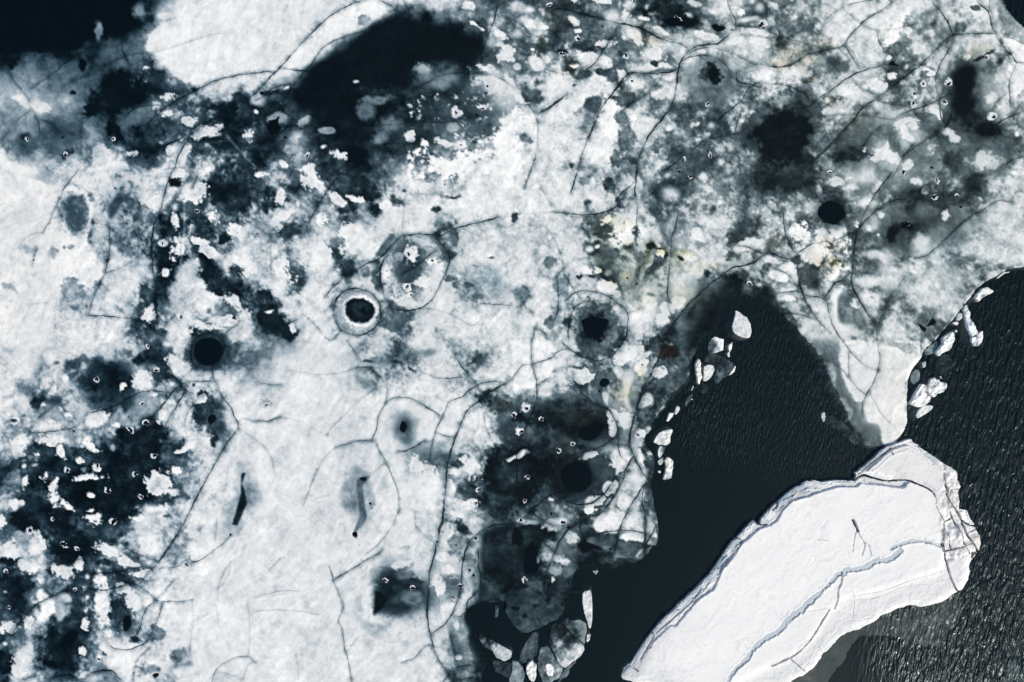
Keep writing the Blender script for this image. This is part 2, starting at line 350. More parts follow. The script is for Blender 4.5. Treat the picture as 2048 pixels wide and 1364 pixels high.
# patches on the ice, painted in order, with shade left of the big ring toned in.  E tone soft | x,y,rx,ry,angle ...   P tone blur rough | polygon      (block, quarter px)
PATCHES = """
0 0 P 0 6 .2|-700,-700 1130,-700 1120,0 1050,70 1070,130 1150,160 1180,200 1100,230 1010,240 960,310 820,290 700,340 580,400 560,450 450,400 350,420 230,410 120,380 90,450 0,400 -700,400
0 0 E .5 .5|1110,85,50,50 780,250,30,60
0 0 E .85 .3|1340,780,50,35 1260,860,35,45 1340,920,60,35 1650,1075,90,45,-15 1490,1250,60,80,10 1380,1200,40,40 880,1280,90,70 1490,970,60,35 1170,545,40,15 340,880,70,40 2000,1090,40,50 960,1340,80,40 1060,1240,40,20
0 0 E .95 .6|170,800,120,30,40 100,1290,220,50,20
0 0 E .02 .3|950,710,230,150,-10 950,1030,50,90,-25 720,890,60,55 650,515,28,40
0 0 E .1 .5|590,755,22,16 80,480,45,60 1310,1080,28,45 1180,50,30,50,-20 1190,150,50,30
0 0 E .18 .5|1260,600,90,60,20 1150,1150,100,40 1200,490,60,40 1250,1060,60,60 530,1230,60,30,-30 220,1090,50,30 1900,790,60,30
0 0 P .93 3 .4|1240,230 1500,60 2048,0 2048,570 1800,590 1600,690 1420,620 1300,500 1240,430 1150,410 1180,380 1190,300
0 0 E .8 .4|1320,140,60,40 1380,220,60,20 1640,570,60,20
1 0 P .96 8 .2|180,540 400,330 640,110 900,0 1080,60 1100,100 940,160 860,220 700,290 540,400 420,500 300,560
1 0 P .02 6 .15|1120,110 1050,150 940,180 890,230 800,290 720,360 620,410 540,480 440,540 400,600 330,680 300,740 340,860 460,880 480,960 640,1000 700,740 900,700 1270,660 1290,550 1400,470 1700,520 1780,480 1830,340 1840,290 1600,250 1400,210 1260,165 1200,130
1 0 P .03 10 .4|480,900 800,880 860,960 860,1060 980,1150 800,1190 640,1180 620,1060 470,1000
1 0 E .62 .2|875,175,45,40
1 0 E .86 .5|1890,690,150,105,15
1 0 E .9 .3|1710,45,40,25,30 1760,200,50,15,30 1940,260,50,30,20 1990,360,70,25,40 1980,420,60,40,40 1830,560,50,28,10 2020,650,50,25,30 240,710,35,13,-30 240,1320,50,30 410,1340,60,25 670,1225,50,35,20 1230,1080,40,35 1500,1140,60,20,15 1640,1160,48,36 1600,905,30,33 1810,870,32,26
1 0 E .65 .35|390,950,75,42,-35 330,1090,60,60 290,1190,55,35 1800,1160,50,40 1580,1030,50,30 180,930,70,40 1350,560,70,60 800,660,30,12 580,1050,50,30
1 0 E .5 .6|1450,640,170,80 950,800,110,30 1090,980,100,60 1000,1090,60,50 880,900,60,60
1 0 P .93 2 .9|2100,830 2000,900 1960,970 1970,1040 1930,1090 1940,1160 1880,1220 1760,1200 1640,1230 1560,1290 1460,1270 1400,1230 1310,1250 1380,1320 1400,1400 2100,1400
1 0 E .03 .2|145,1010,42,52 50,745,20,16
1 0 E .15 .5|150,840,60,30 140,740,90,20
2 0 E .22 .6|340,130,90,100 240,390,70,80 440,540,60,60 560,380,90,70 1050,260,40,80
2 0 E .93 .3|120,180,60,32,40 220,240,70,32,25 470,170,50,25,20 530,250,30,15 910,135,30,40 905,45,20,13 700,10,70,30 500,20,30,15,20 1060,150,40,16 980,280,65,40,45 1520,300,140,35 1190,270,60,25,30 1180,350,90,35,30 1140,440,60,48 1360,430,50,60 1380,500,60,25 1610,380,40,28 1510,430,40,18 540,450,60,35,15 620,470,60,40 720,480,50,32 490,530,35,13 660,600,28,28 710,645,50,32,20 870,590,38,38 780,720,55,55 1170,612,40,20 1240,620,45,28 1150,750,45,26 1270,720,60,38 1050,1000,85,65 1700,50,25,22 1770,60,35,22 1820,95,28,25 1600,90,40,22 1960,260,80,24 1950,340,60,35 1780,330,70,25 2000,600,80,42 160,400,14,11 180,500,60,35,30 750,340,50,20 40,720,90,35,40
2 0 E .92 .25|980,640,80,50,15 600,730,100,45 340,650,75,110 350,790,80,80 520,800,90,40,-20 1120,540,110,25,10
2 0 E .75 .5|1800,500,80,60 1870,160,80,28 30,60,60,40 1440,30,50,25
2 0 P .93 2 .9|740,850 800,870 810,950 800,1000 870,1060 890,1150 930,1220 860,1230 780,1130 720,1000 690,940
2 0 P .34 2 .3|590,780 700,770 720,800 700,880 670,920 620,900 560,860
2 0 E .33 .25|1140,510,30,18,20 720,565,100,40 780,620,50,30 160,730,90,60,40 640,720,1,1 540,600,70,40 850,800,80,60 930,760,60,50
2 0 E .45 .4|100,1100,60,40 820,1270,70,50 870,960,60,60,60 840,1180,1,1 900,1100,60,90 1120,1190,60,40
2 0 E .01 .5|1300,160,105,60,10 1650,225,55,20 390,430,45,25
2 0 E .1 .6|1200,80,130,50,10 1400,1255,90,55 2010,1030,130,200
2 0 E .3 .6|1380,1250,200,120
2 0 E .5 .2|1590,600,160,150
2 0 E .0 .35|1590,610,82,110,-8
2 0 E .15 .5|1510,620,40,60
3 0 P 0 4 .1|1860,-60 1880,20 1920,70 1980,140 2048,190 2200,260 2900,400 2900,-700 1800,-700
3 0 P .62 5 .3|1780,0 1850,0 1900,80 1970,160 2060,210 2060,330 1960,300 1880,240 1850,120
3 0 E .3 .5|130,1060,330,340
3 0 E .03 .22|130,1060,235,255,10
3 0 E .14 .5|260,860,70,40,30 330,1280,60,60 1430,1290,80,60 650,1240,130,50
3 0 P .0 5 .2|1500,570 1560,525 1650,515 1660,600 1620,700 1600,780 1620,880 1700,930 1680,960 1560,950 1480,930 1470,880 1500,800 1480,700 1450,600
3 0 E .04 .6|1760,1040,80,55 1700,490,80,18,-25 1620,960,100,50
3 0 P .35 2 .3|450,470 490,445 560,480 640,510 640,560 610,590 560,560 470,520
3 0 E .42 .3|280,210,60,32,-20 120,165,80,55,30 90,20,80,35 1530,210,55,50 1000,400,60,48 1640,60,40,25
3 0 E .4 .5|930,1110,150,60,35 1280,960,110,60 1150,1000,1,1 1240,600,40,90 1050,780,110,30
3 0 P .48 4 .3|1330,60 1370,90 1180,200 1080,340 1020,450 950,430 960,380 1060,320 1100,220 1220,120
3 0 P .94 2 .8|1100,50 1150,80 1080,170 1050,290 960,390 900,400 960,300 1010,200
3 0 P .95 2 .5|1860,230 1900,290 1960,310 2060,400 2060,500 1980,480 1900,390 1850,310
3 0 P .9 2 .7|1960,500 2060,520 2060,700 1990,780 1940,760 1930,650 1890,600 1950,540
3 0 E .93 .3|870,650,80,50,20 640,720,90,55,10 990,590,32,26 955,460,16,16 1110,245,28,33 1240,550,45,22 1290,590,35,22 1440,670,24,33 1170,760,28,18 1160,835,24,24 1240,670,23,23 1320,890,50,33,30 1360,940,25,40,-20 1030,990,42,40 1090,1060,110,45,30 1150,1000,33,33 1410,815,28,18 1800,930,28,28 1090,1330,35,50,20 900,1260,120,65,20
3 0 E .82 .5|1610,460,35,28 1780,800,42,42 1900,870,42,42 1860,660,50,50 1470,1120,33,28 1430,1070,35,22 1280,1200,48,48 1700,1280,100,55 480,880,70,40 730,760,100,50,30
0 1 P .86 2 .3|-700,20 100,20 220,60 330,90 430,150 470,200 460,280 410,380 410,480 385,600 410,680 430,740 490,850 480,950 460,1080 440,1200 420,1400 -700,1400
0 1 E .65 .5|80,960,110,25,40 60,1100,40,20,30 240,650,60,45 90,1050,25,12
0 1 P .9 3 .4|470,170 560,110 700,170 760,300 740,420 700,560 800,720 820,850 720,1000 560,850 480,740 440,560 500,400 480,300
0 1 P .33 5 .6|500,210 600,180 680,200 700,330 720,400 690,470 650,540 570,500 500,380 490,300
0 1 P .28 3 .4|870,270 930,210 980,150 1000,170 980,250 940,330 880,420 865,350
0 1 E .6 .3|430,640,48,70 580,930,110,70,60 520,612,16,14 570,600,30,16
0 1 E .45 .6|1150,340,100,50,10 1030,640,70,50 960,560,60,40 1100,1000,1,1
0 1 E .3 .3|930,155,14,14 1280,1320,50,40 1130,1100,35,60 1150,980,60,50
0 1 E .13 .45|1310,720,90,70 1300,870,60,35 1300,1010,60,50 1370,460,90,90 1290,380,30,40 1820,100,220,100,-30 1580,450,120,80 1720,850,90,60 1840,930,210,80,20 1640,720,60,40 1800,540,60,60 1590,1260,60,45 1900,1175,40,20 1900,800,60,50 1950,250,60,80 1650,200,1,1 1400,100,50,40
0 1 E .93 .25|1540,220,88,75 1310,80,28,28 1430,40,60,40 1640,30,50,33 1240,230,90,60 1400,630,50,80 1680,370,45,70,-40 1390,420,22,60,-10 1890,470,95,55,40 1950,730,110,70,30 1720,650,100,40,20 1590,560,80,25,10 1620,930,50,32 1720,1010,80,32,15 1900,1060,90,32,30 1960,1140,50,60 1200,1150,48,48 1320,820,60,28 1510,1280,45,60 1700,1230,110,38,20 1830,1190,70,35 1500,1160,1,1
0 1 E .78 .5|1450,1010,100,110 1500,880,70,110 2020,520,60,90
0 2 E .4 .3|1665,85,185,150
1 1 E .28 .5|290,470,80,60 330,880,65,110 720,760,80,60,30 600,650,60,40 1300,130,28,35 1580,195,75,14 1440,300,35,25 1120,260,60,40 1500,450,80,30,-30 1880,690,40,14 1190,165,20,14
1 1 E .16 .5|960,330,55,50 780,290,75,28,35 880,180,150,90 730,60,200,110 240,130,120,50 130,240,80,50,-20 400,20,1,1 700,330,60,30
1 1 E .12 .3|150,1150,170,110,40 70,1000,70,50 280,1300,70,50
1 1 P .5 4 .3|60,80 200,110 400,240 700,470 690,510 600,470 400,330 180,190
1 1 E .93 .28|430,90,60,120,-25 230,330,95,45,-40 500,420,58,50 640,240,90,40,40 850,560,120,90 780,470,120,45 920,620,90,70 800,230,80,28,30 200,190,28,50 230,820,55,110,-10 480,720,90,140,10 1330,100,110,45 1040,290,50,50 120,1120,40,22 300,1250,22,38 60,20,60,30 700,480,40,30
1 1 E .7 .5|40,490,80,90 330,690,60,50 100,780,60,120 540,320,50,30
1 1 E .38 .3|970,860,35,120 1050,620,110,40,-50 1130,1190,110,70,-20 1080,1260,80,40 1560,880,55,38 1590,530,45,60 1640,930,60,30 1560,660,50,30
1 1 E .92 .1|1275,825,240,280
1 1 P .26 12 .5|1060,640 1130,560 1250,560 1400,600 1440,600 1380,680 1300,740 1400,750 1390,800 1330,850 1300,960 1300,1010 1220,1010 1130,940 1120,850 1080,780 1050,700
1 1 E .93 .3|1230,670,48,55,-10 1410,715,60,22 1370,900,60,45 1030,830,35,60 1240,995,30,16 1210,930,28,30
1 1 E .6 .4|1140,690,30,30 1450,640,40,50
1 1 P .35 3 .4|1100,1060 1130,1080 1240,1100 1200,1120 1110,1110 1060,1060
1 1 E .68 .08|812,1130,182,184
1 1 E .93 .10|836,1118,140,124
1 1 E .08 .12|832,1122,122,100,10
1 1 E .0 .4|845,1120,35,35
1 1 P .6 5 .3|1620,880 1700,760 1840,740 1950,780 1960,900 2000,1020 1850,1030 1740,1010 1700,960 1600,940
1 1 E .42 .5|1800,1020,60,25 1700,930,60,20
1 1 E .82 .6|1500,110,60,60 1330,650,1,1 2000,700,100,100
2 1 P .93 4 .5|600,520 900,410 1040,420 1050,560 960,580 860,620 800,560 700,560 600,560
2 1 P .26 2 .8|640,380 690,370 740,430 800,460 800,520 740,560 690,550 630,530 600,510 680,480 680,430
2 1 P .24 2 .6|870,600 960,580 970,620 930,640 870,620
2 1 P .32 4 .7|680,640 780,620 830,650 790,720 830,860 790,850 770,780 700,780 660,720
2 1 E .3 .4|1170,770,60,45 980,490,33,50 1730,665,50,38 830,250,35,50 760,130,60,45,40 430,1210,40,30 15,370,30,50 1790,520,50,48 540,850,22,14 640,850,30,14
2 1 E .1 .4|1110,612,42,24 1190,650,42,20,30 1230,680,22,22 1350,700,30,20
2 1 E .5 .3|590,90,45,40 70,1000,60,62 290,1230,40,50 300,730,40,40 1040,690,60,35 400,920,60,90
2 1 E .95 .3|880,500,100,50 760,390,38,26 1190,670,28,26 1460,520,50,40 1340,1070,42,45 1120,1110,48,38 1220,1120,48,38 1000,1180,90,60 1200,1220,48,58 1900,570,90,35 600,790,60,40 1410,680,50,30 720,930,60,40
2 1 E .68 .4|925,845,58,58 1100,760,25,120,20 1040,930,30,90,40 1340,780,50,40 1360,560,60,90 1280,420,40,90
2 1 P .04 14 .2|1460,1150 1540,1060 1620,980 1760,960 1900,980 2048,1060 2100,1500 1380,1500 1430,1300
2 1 E .2 .6|1300,1330,100,60 1420,1180,60,60
2 1 E .45 .2|690,1210,190,150
2 1 E .25 .5|660,1200,150,110
2 1 E .0 .35|660,1230,105,85
3 1 E .18 .6|1350,250,180,80,-10 1190,270,110,30,-30 1320,130,90,50 1640,90,90,40,-40 300,60,90,60
3 1 E .02 .5|1000,500,42,60,15 1110,430,50,25
3 1 E .42 .5|60,540,70,60 820,790,80,60 860,960,70,40 1220,1160,90,60 1600,700,150,50 1500,700,60,60 1260,330,110,60
3 1 E .36 .3|470,600,95,28,-10 560,740,48,24,20 420,700,60,60 230,720,50,40 330,850,90,90,40
3 1 P .93 2 .9|150,500 180,460 270,450 320,480 330,560 300,610 230,650 190,620 190,560
3 1 P .93 2 .9|350,500 380,450 480,470 600,470 630,480 600,520 520,540 430,560
3 1 P .88 2 .5|240,690 320,610 410,600 430,650 440,720 400,780 330,740 270,720
3 1 P .94 2 .8|570,590 590,560 650,530 645,640 600,800 500,900 440,940 430,900 500,810 520,730 610,740 630,700 590,640
3 1 P .94 1 .3|80,780 130,740 190,740 240,820 240,880 200,900 160,880 180,850 150,820
3 1 P .92 1 .3|0,800 60,800 150,840 170,880 130,900 60,880 0,850
3 1 E .92 .3|130,960,60,22,-20 140,1020,70,28,10 20,700,80,25,20
3 1 P .8 2 .2|310,1000 450,1030 490,1140 480,1270 430,1200 340,1120 310,1050
3 1 P .94 2 .4|480,1000 560,920 610,910 630,930 560,980 550,1100 530,1250 500,1200 480,1060
3 1 P .42 3 .4|560,1000 640,960 680,1000 700,1080 780,1200 770,1270 720,1280 700,1230 570,1220 545,1150
3 1 E .85 .4|820,880,90,33,-5 820,1000,70,38 900,350,30,24 1420,350,28,33 875,510,15,15 1060,1265,20,18 860,100,28,60,20 700,1070,40,40 1160,90,50,28 550,110,60,30 340,300,50,50
3 1 E .8 .6|980,830,90,110,15 900,680,130,50,10 1350,900,160,170 760,60,80,60 1250,560,80,80 1600,610,30,30 1900,360,150,130 1850,620,200,80
0 2 P .1 8 .5|650,310 780,230 900,200 1040,230 1100,360 1050,440 950,460 820,430 740,350
0 2 E .18 .45|1110,160,45,45 1280,240,90,100 1200,100,60,40 300,510,60,50 330,850,90,55 250,1280,90,80 700,880,120,50 1370,880,110,80 1280,1010,90,55 1000,470,60,60 560,1030,100,60
0 2 E .07 .4|1130,790,170,150 1060,980,190,110 960,1180,230,170 600,1130,130,90 880,1310,200,60
0 2 E .22 .35|1660,600,85,140 1710,780,22,80 1620,440,40,30,40
0 2 E .02 .3|1705,620,35,45
0 2 E .93 .28|400,700,110,48 420,800,90,38 490,900,28,60,-20 1140,310,70,85,-35 990,370,25,28 1420,190,80,58 170,830,58,55 360,520,24,20 490,550,18,18 550,600,28,28 465,620,14,14 770,610,90,80 940,660,35,20 1240,430,50,38 1310,600,52,62 1380,350,28,24 1620,470,38,28 710,830,90,40,30 640,960,28,28 700,1090,90,22,-10 770,1020,24,24 1250,1120,110,70,30 230,1110,26,60,10 430,1140,13,60,20 440,1240,38,48 300,900,28,24 1230,1320,90,40 1500,840,130,26,-15 140,1300,48,48 540,1310,60,22,40 730,1230,24,18 1650,800,33,40 690,780,40,40 1400,1040,60,40 380,1080,30,30 510,1280,20,20 730,1350,30,14
0 2 E .62 .5|1170,510,105,90 930,580,30,80,30 1030,610,55,50 590,720,100,80 420,580,90,60 130,1080,70,50
0 2 E .0 .12|1668,85,112,106
1 2 P .42 4 .5|720,150 850,160 1000,130 1130,140 1250,80 1400,60 1480,80 1400,120 1300,110 1200,160 1060,190 930,190 880,160
1 2 E .3 .4|1250,210,50,14,30 1120,160,60,14,-5 880,160,60,12
1 2 P .36 5 .3|1190,580 1240,680 1220,740 1250,840 1200,830 1110,750 1110,680 1150,630
1 2 P .45 4 .5|1220,860 1280,850 1340,890 1440,900 1550,920 1700,900 1700,960 1600,1000 1480,960 1370,950 1300,900
1 2 P .36 3 .5|1230,980 1300,1010 1430,1060 1530,1090 1600,1100 1590,1130 1480,1100 1340,1060
1 2 P .42 1.5 .2|800,1110 850,1080 920,1070 880,1130 850,1150 870,1300 890,1400 870,1450 800,1530 780,1530 830,1400 815,1250 800,1170
1 2 E .28 .4|1830,440,55,38,-40 1930,520,70,60 1640,970,60,28,-20 1680,910,40,20
1 2 E .08 .3|2010,1100,190,250
1 2 E .93 .3|1750,980,50,95,-20 1600,1040,60,28 1380,1150,80,130,-20 1520,1160,1,1 1580,1180,40,60 1720,1300,70,50
1 2 E .65 .4|80,490,50,60 940,1270,50,60
2 2 P .93 3 .3|-10,0 300,0 330,60 340,120 310,280 200,360 120,380 0,390
2 2 E .35 .4|740,310,100,90 700,410,90,70 480,430,60,60 560,200,60,40 1190,360,100,90 630,40,100,60
2 2 P .01 6 .15|540,690 660,640 710,670 700,740 620,790 560,780
2 2 E .05 .5|460,630,85,45 300,660,210,60 180,880,1,1 560,850,50,30 1130,800,80,130 130,660,120,35
2 2 E .24 .15|620,1080,250,215
2 2 E .12 .5|520,1090,150,150
2 2 E .005 .12|515,1085,112,122,-8
2 2 E .2 .5|1150,100,130,90 1110,440,110,100 1060,860,50,50 1050,640,70,60 1100,1000,60,110
2 2 E .08 .4|1265,72,75,52
2 2 E .92 .25|1040,190,50,60 800,600,42,58 890,610,58,60 800,680,24,58 900,90,120,60 1180,240,48,33 450,390,38,23 115,540,33,28 75,725,33,28 485,825,18,17 1010,745,28,34,30 860,960,65,90 650,920,70,28,-10 800,1150,60,40,-40 900,1280,48,58 660,1270,90,45,-30 1020,950,22,70,-25 1030,1200,18,50 310,1260,24,18 640,1330,60,30 560,260,70,50
2 2 E .78 .4|970,420,50,130,8 1080,470,40,60,30 980,1080,85,120 50,930,85,16,-10 760,450,30,60 850,240,40,60,-30 950,300,60,90 1050,120,80,20
2 2 P .5 3 .3|920,440 960,330 1010,290 1020,380 1010,520 950,560
3 2 P .4 8 .3|280,0 560,0 560,130 600,260 640,400 740,560 750,640 880,680 910,820 850,900 760,860 660,760 560,600 500,500 440,200 330,60
3 2 E .62 .6|560,330,40,150,-18 650,560,35,130,-28 720,760,30,60,-35
3 2 P .9 2 .3|560,0 1230,0 1210,150 1150,250 1100,300 1130,330 1160,400 1130,500 1130,600 1080,700 1040,800 960,850 910,820 900,720 880,660 800,650 770,560 760,500 700,490 640,380 580,250 560,130 580,60
3 2 E .7 .5|1000,60,130,30,10 1110,400,50,90 1100,560,30,60
0 3 E .09 .4|480,250,150,100 250,80,120,80 100,600,160,80 60,400,80,40 20,1240,80,150 480,1100,170,150,-40
0 3 E .2 .5|850,150,150,110 640,680,80,150 920,810,90,100 850,420,80,28 1000,540,90,28 1100,1030,50,28 500,900,80,60 420,480,60,40 650,950,60,80
0 3 P .0 4 .1|540,960 600,940 630,970 620,1020 560,1090 500,1130 450,1100 480,1040
0 3 E .02 .4|410,1220,45,30
0 3 P .9 2 .6|760,440 830,490 870,560 870,620 900,680 890,790 860,900 790,950 760,850 760,700 770,620
0 3 P .92 2 .5|290,660 340,620 400,650 440,720 440,800 380,870 330,850 350,760 330,700
0 3 E .92 .28|300,290,52,80 80,310,68,58 250,450,90,33 490,470,80,45,30 870,320,100,42,20 1030,410,90,33,15 1210,260,90,55,40 1120,50,80,38 1080,740,55,90 1000,620,60,38 890,970,38,33 240,900,36,70,-10 170,1200,58,48 660,1110,28,24 670,1300,38,28 70,930,48,28 740,40,45,60 630,430,26,48 690,890,18,33 10,80,38,50 1140,500,70,28 150,1290,60,50 870,1060,60,70
0 3 E .7 .4|540,690,60,38 480,800,40,90 180,200,60,30
0 3 P .45 3 .3|1400,1220 1500,1200 1510,1170 1540,1200 1560,1220 1500,1225 1420,1240 1340,1270
0 3 E .52 .5|1215,1260,80,50 1420,350,80,90 1430,1130,60,50 1280,960,50,50
0 3 E .8 .3|1245,1305,60,35
0 3 P .12 1.2 .1|1880,30 1950,0 1900,110 1860,100
0 2 P .1 1.2 .2|1930,1060 1970,1040 1940,1140 1960,1200 1980,1300 1950,1364 1930,1380 1880,1400 1900,1320 1930,1220
1 3 P .93 6 .3|880,520 960,560 940,700 960,820 1060,800 1100,860 980,900 860,860 850,640
1 3 P .10 9 .5|930,560 1010,490 1080,440 1150,480 1250,540 1260,600 1200,660 1270,740 1260,780 1100,820 1030,790 920,860 960,700
1 3 P .01 2 .2|955,620 1000,640 1060,700 1000,780 930,840 950,760
1 3 E .85 .5|1230,700,60,38 1250,490,60,60 1330,600,1,1 1180,400,80,30,-10 1300,430,40,30
1 3 E .45 .7|1180,500,90,50 1200,700,90,60
1 3 E .2 .5|1650,110,80,70 1230,560,80,25
1 3 E .5 .4|1560,600,85,110 1750,560,50,120 1700,400,50,90 1600,260,80,80
1 3 E .93 .3|1480,370,60,35 1560,460,60,35 1730,60,60,30,40 1520,750,70,30 1440,600,50,80 1640,20,60,20
1 3 P .05 7 .3|1800,160 1900,110 2060,90 2400,90 2400,1400 1760,1400 1740,1150 1690,1000 1660,860 1700,760 1800,680 1840,540 1820,300
1 3 P .10 5 .4|1830,200 2048,150 2200,200 2300,520 2010,620 1800,560
1 3 P .19 2 .5|1790,546 1991,571 2004,696 1941,721 1778,715
1 3 P .17 2 .6|2010,621 2154,602 2292,665 2418,696 2462,790 2430,847 2286,916 2180,966 2117,960 2029,884 1985,790
1 3 P .30 4 .4|2148,546 2292,533 2305,652 2180,608
1 3 E .04 .5|2230,740,30,20 2080,760,30,15 2150,830,25,25 2330,700,20,30 2010,590,60,18,-40 2260,860,40,12,60
1 3 P .42 5 .3|1540,900 1650,850 1690,1000 1740,1200 1740,1400 1600,1400 1580,1200 1550,1050
1 3 E .75 .4|1630,1165,25,20 1610,900,40,40
2 3 E .6 .4|290,330,80,90 330,470,60,60 370,100,80,40 420,40,60,30 120,80,80,30
2 3 E .82 .4|460,210,48,36 330,395,110,30 320,130,60,35 70,70,28,18 320,540,14,38 400,85,30,26
2 3 E .0 .3|140,380,48,100 600,290,130,50 30,220,60,60
2 3 P .85 2 .3|690,20 760,0 920,0 890,80 860,150 760,160 690,160 640,100
2 3 P .8 1 .1|930,0 1060,0 1060,170 950,150 870,150 880,90
2 3 P .3 1 .2|560,220 640,200 760,170 850,180 820,330 730,290 650,260
2 3 P .32 1 .2|830,220 920,210 1050,250 1055,330 1050,390 990,440 900,390 820,350
2 3 P .88 1 .4|870,180 960,160 1060,180 1055,240 960,230 860,210
2 3 P .75 1 .1|1080,50 1140,110 1160,200 1160,290 1080,260 1070,150
2 3 E .7 .4|1030,360,40,40 1090,330,22,40
"""
# smooth places without patchy snow: x,y,rx,ry photo px
SMOOTH = "60,60,260,130 100,190,130,130 60,220,120,90 240,180,110,80 400,60,200,110 780,170,240,130 960,190,70,60 60,520,60,240 600,900,150,260 700,1200,190,260 640,1100,190,330 560,860,80,90 470,1250,120,120 470,1080,60,80 1750,800,80,100 1570,270,70,80 1940,200,60,90 1420,160,60,50 1400,620,90,60 1150,850,150,60 1160,950,60,60 1080,1150,120,90 820,860,90,70 1780,300,120,80 1850,450,100,60 1950,300,80,60"
RIDGES = """
0 1|400,110 440,160 475,210 470,290 420,400 410,500 385,600 400,660 425,740
0 1|495,850 480,960 465,1080 450,1200
0 1|1475,250 1480,450 1465,600 1450,740
0 0|1820,1090 1880,1160 1950,1240 2048,1340
1 1|0,20 200,150 350,250 600,440 720,520
1 3|1480,780 1520,950 1560,1100 1585,1250
1 3|960,580 900,590 880,650
1 3|400,680 480,760 580,840 670,910
1 3|820,930 940,1010 1080,1050 1130,1050
1 3|0,690 200,640 350,640 1,700
1 3|0,800 150,790 350,800 500,830
1 2|390,1270 480,1290 560,1340
1 2|380,1310 460,1275 600,1240
1 3|860,440 900,400 890,520
1 3|910,720 920,800 915,860
0 3|1550,880 1680,820
2 2|980,200 1000,130 1060,90 1150,100
2 2|1760,60 1800,30
2 2|620,340 620,430 650,480
1 2|640,850 700,835 800,805
0 3|1780,350 1850,410 1840,520 1760,620
1 2|1790,545 1790,700 1740,760 1780,830 1820,900
"""
# tints: kind strength | x,y,rx,ry photo px      b = brown ooze, o = olive algae, r = rust, c = cyan melt
TINTS = """
b 0.43|1110,35,26,30 1085,95,20,24 1135,135,14,16 1285,65,12,24 1250,180,22,18
b 0.5|1590,115,50,22 1560,130,30,14 1300,80,30,8 1640,85,30,10 1660,205,16,10 1560,90,26,12
b 0.7|1620,160,8,8
b 0.36|1655,200,12,10 1715,245,30,24
b 0.36|1980,500,1,1 1960,110,30,20
b 0.43|1660,492,36,16 1550,480,24,20 1650,525,30,26
o 0.55|1675,524,14,10
o 0.33|1210,455,28,36 1215,520,26,26 1255,495,22,16
o 0.5|1300,492,16,12 1325,503,18,14
o 0.55|1258,549,18,14 1295,515,10,30 1360,515,14,10 1365,502,20,6
o 0.22|1350,530,24,20 1245,445,24,16 1280,560,60,60 1400,530,60,12 1460,505,20,12 1380,590,50,30
r 0.9|1337,702,20,14 1322,717,8,5
o 0.33|1260,775,22,24 1285,745,10,14
b 0.36|1240,790,18,24 1000,812,22,20 1230,1010,14,8
b 0.36|1160,830,40,20 1130,895,24,20
r 0.27|1000,100,1,1 1180,185,1,1
c 0.64|975,565,34,30 1040,592,18,18
c 0.48|1172,364,14,12 1340,96,16,8 1090,590,1,1 640,200,30,20
c 0.4|1120,575,20,30 865,580,1,1 1700,590,20,40 1900,500,50,30 1640,110,20,14 820,880,50,16 880,905,50,12
"""
# ---------------------------------------------------------------- numeric fields of the ice
S = 0.05                       # metres per photo pixel at water level
X0, Y0, X1, Y1 = -192, -160, 2240, 1524      # photo px covered by the ice mesh
ST = 2.0
NX = int((X1-X0)/ST)+1; NY = int((Y1-Y0)/ST)+1
rng = np.random.default_rng(7)
gx = (X0+ST*np.arange(NX)).astype(np.float32); gy = (Y0+ST*np.arange(NY)).astype(np.float32)
def smooth(a, b, v):
    t = np.clip((v-a)/(b-a), 0, 1); return t*t*(3-2*t)
def interp_matrix(coords, n):                # cubic B-spline weights
    A = np.zeros((len(coords), n), np.float32)
    i0 = np.floor(coords).astype(int); f = coords-i0
    w = [(1-f)**3/6, (3*f**3-6*f**2+4)/6, (-3*f**3+3*f**2+3*f+1)/6, f**3/6]
    for k in range(4):
        np.add.at(A, (np.arange(len(coords)), np.clip(i0-1+k, 0, n-1)), w[k])
    return A
def vnoise(cx, cy=None, gxs=None, gys=None):
    cy = cy or cx; gxs = gx if gxs is None else gxs; gys = gy if gys is None else gys
    nx = int((gxs[-1]-gxs[0])/cx)+5; ny = int((gys[-1]-gys[0])/cy)+5
    R = rng.standard_normal((ny, nx)).astype(np.float32)
    A = interp_matrix((gys-gys[0])/cy+1.5, ny); B = interp_matrix((gxs-gxs[0])/cx+1.5, nx)
    return A @ R @ B.T
def fbm(c, octs, gain=.6, **k):
    out = 0; a = 1; tot = 0
    for _ in range(octs):
        out = out + a*vnoise(c, **k); tot += a*a; a *= gain; c /= 2
    return out/(out.std()+1e-6)
def gnoise(u, v, seed):                       # smooth lattice noise at any coordinates
    r = np.random.default_rng(seed).standard_normal((256, 256)).astype(np.float32)
    i = np.floor(u).astype(int); j = np.floor(v).astype(int); f = u-i; g = v-j; f = f*f*(3-2*f); g = g*g*(3-2*g)
    a = r[j % 256, i % 256]*(1-f)+r[j % 256, (i+1) % 256]*f; b = r[(j+1) % 256, i % 256]*(1-f)+r[(j+1) % 256, (i+1) % 256]*f
    return a*(1-g)+b*g
def streaks(X, Y, deg, along, across, seed, octs=3):
    a = math.radians(deg); u = (X*math.cos(a)+Y*math.sin(a))/along; v = (-X*math.sin(a)+Y*math.cos(a))/across; o = 0; k = 1
    for q in range(octs): o = o+k*gnoise(u+100, v+100, seed+q); u = u*2; v = v*2; k *= .6
    return o
def blur(a, r):                              # separable gaussian, r in photo px
    s = r/ST
    if s < .35: return a
    k = int(3*s+1); w = np.exp(-.5*(np.arange(-k, k+1)/s)**2); w /= w.sum()
    p = np.pad(a, k, mode='edge'); o = np.zeros((p.shape[0], a.shape[1]), np.float32)
    for i in range(2*k+1): o += w[i]*p[:, i:i+a.shape[1]]
    q = np.zeros_like(a)
    for i in range(2*k+1): q += w[i]*o[i:i+a.shape[0]]
    return q
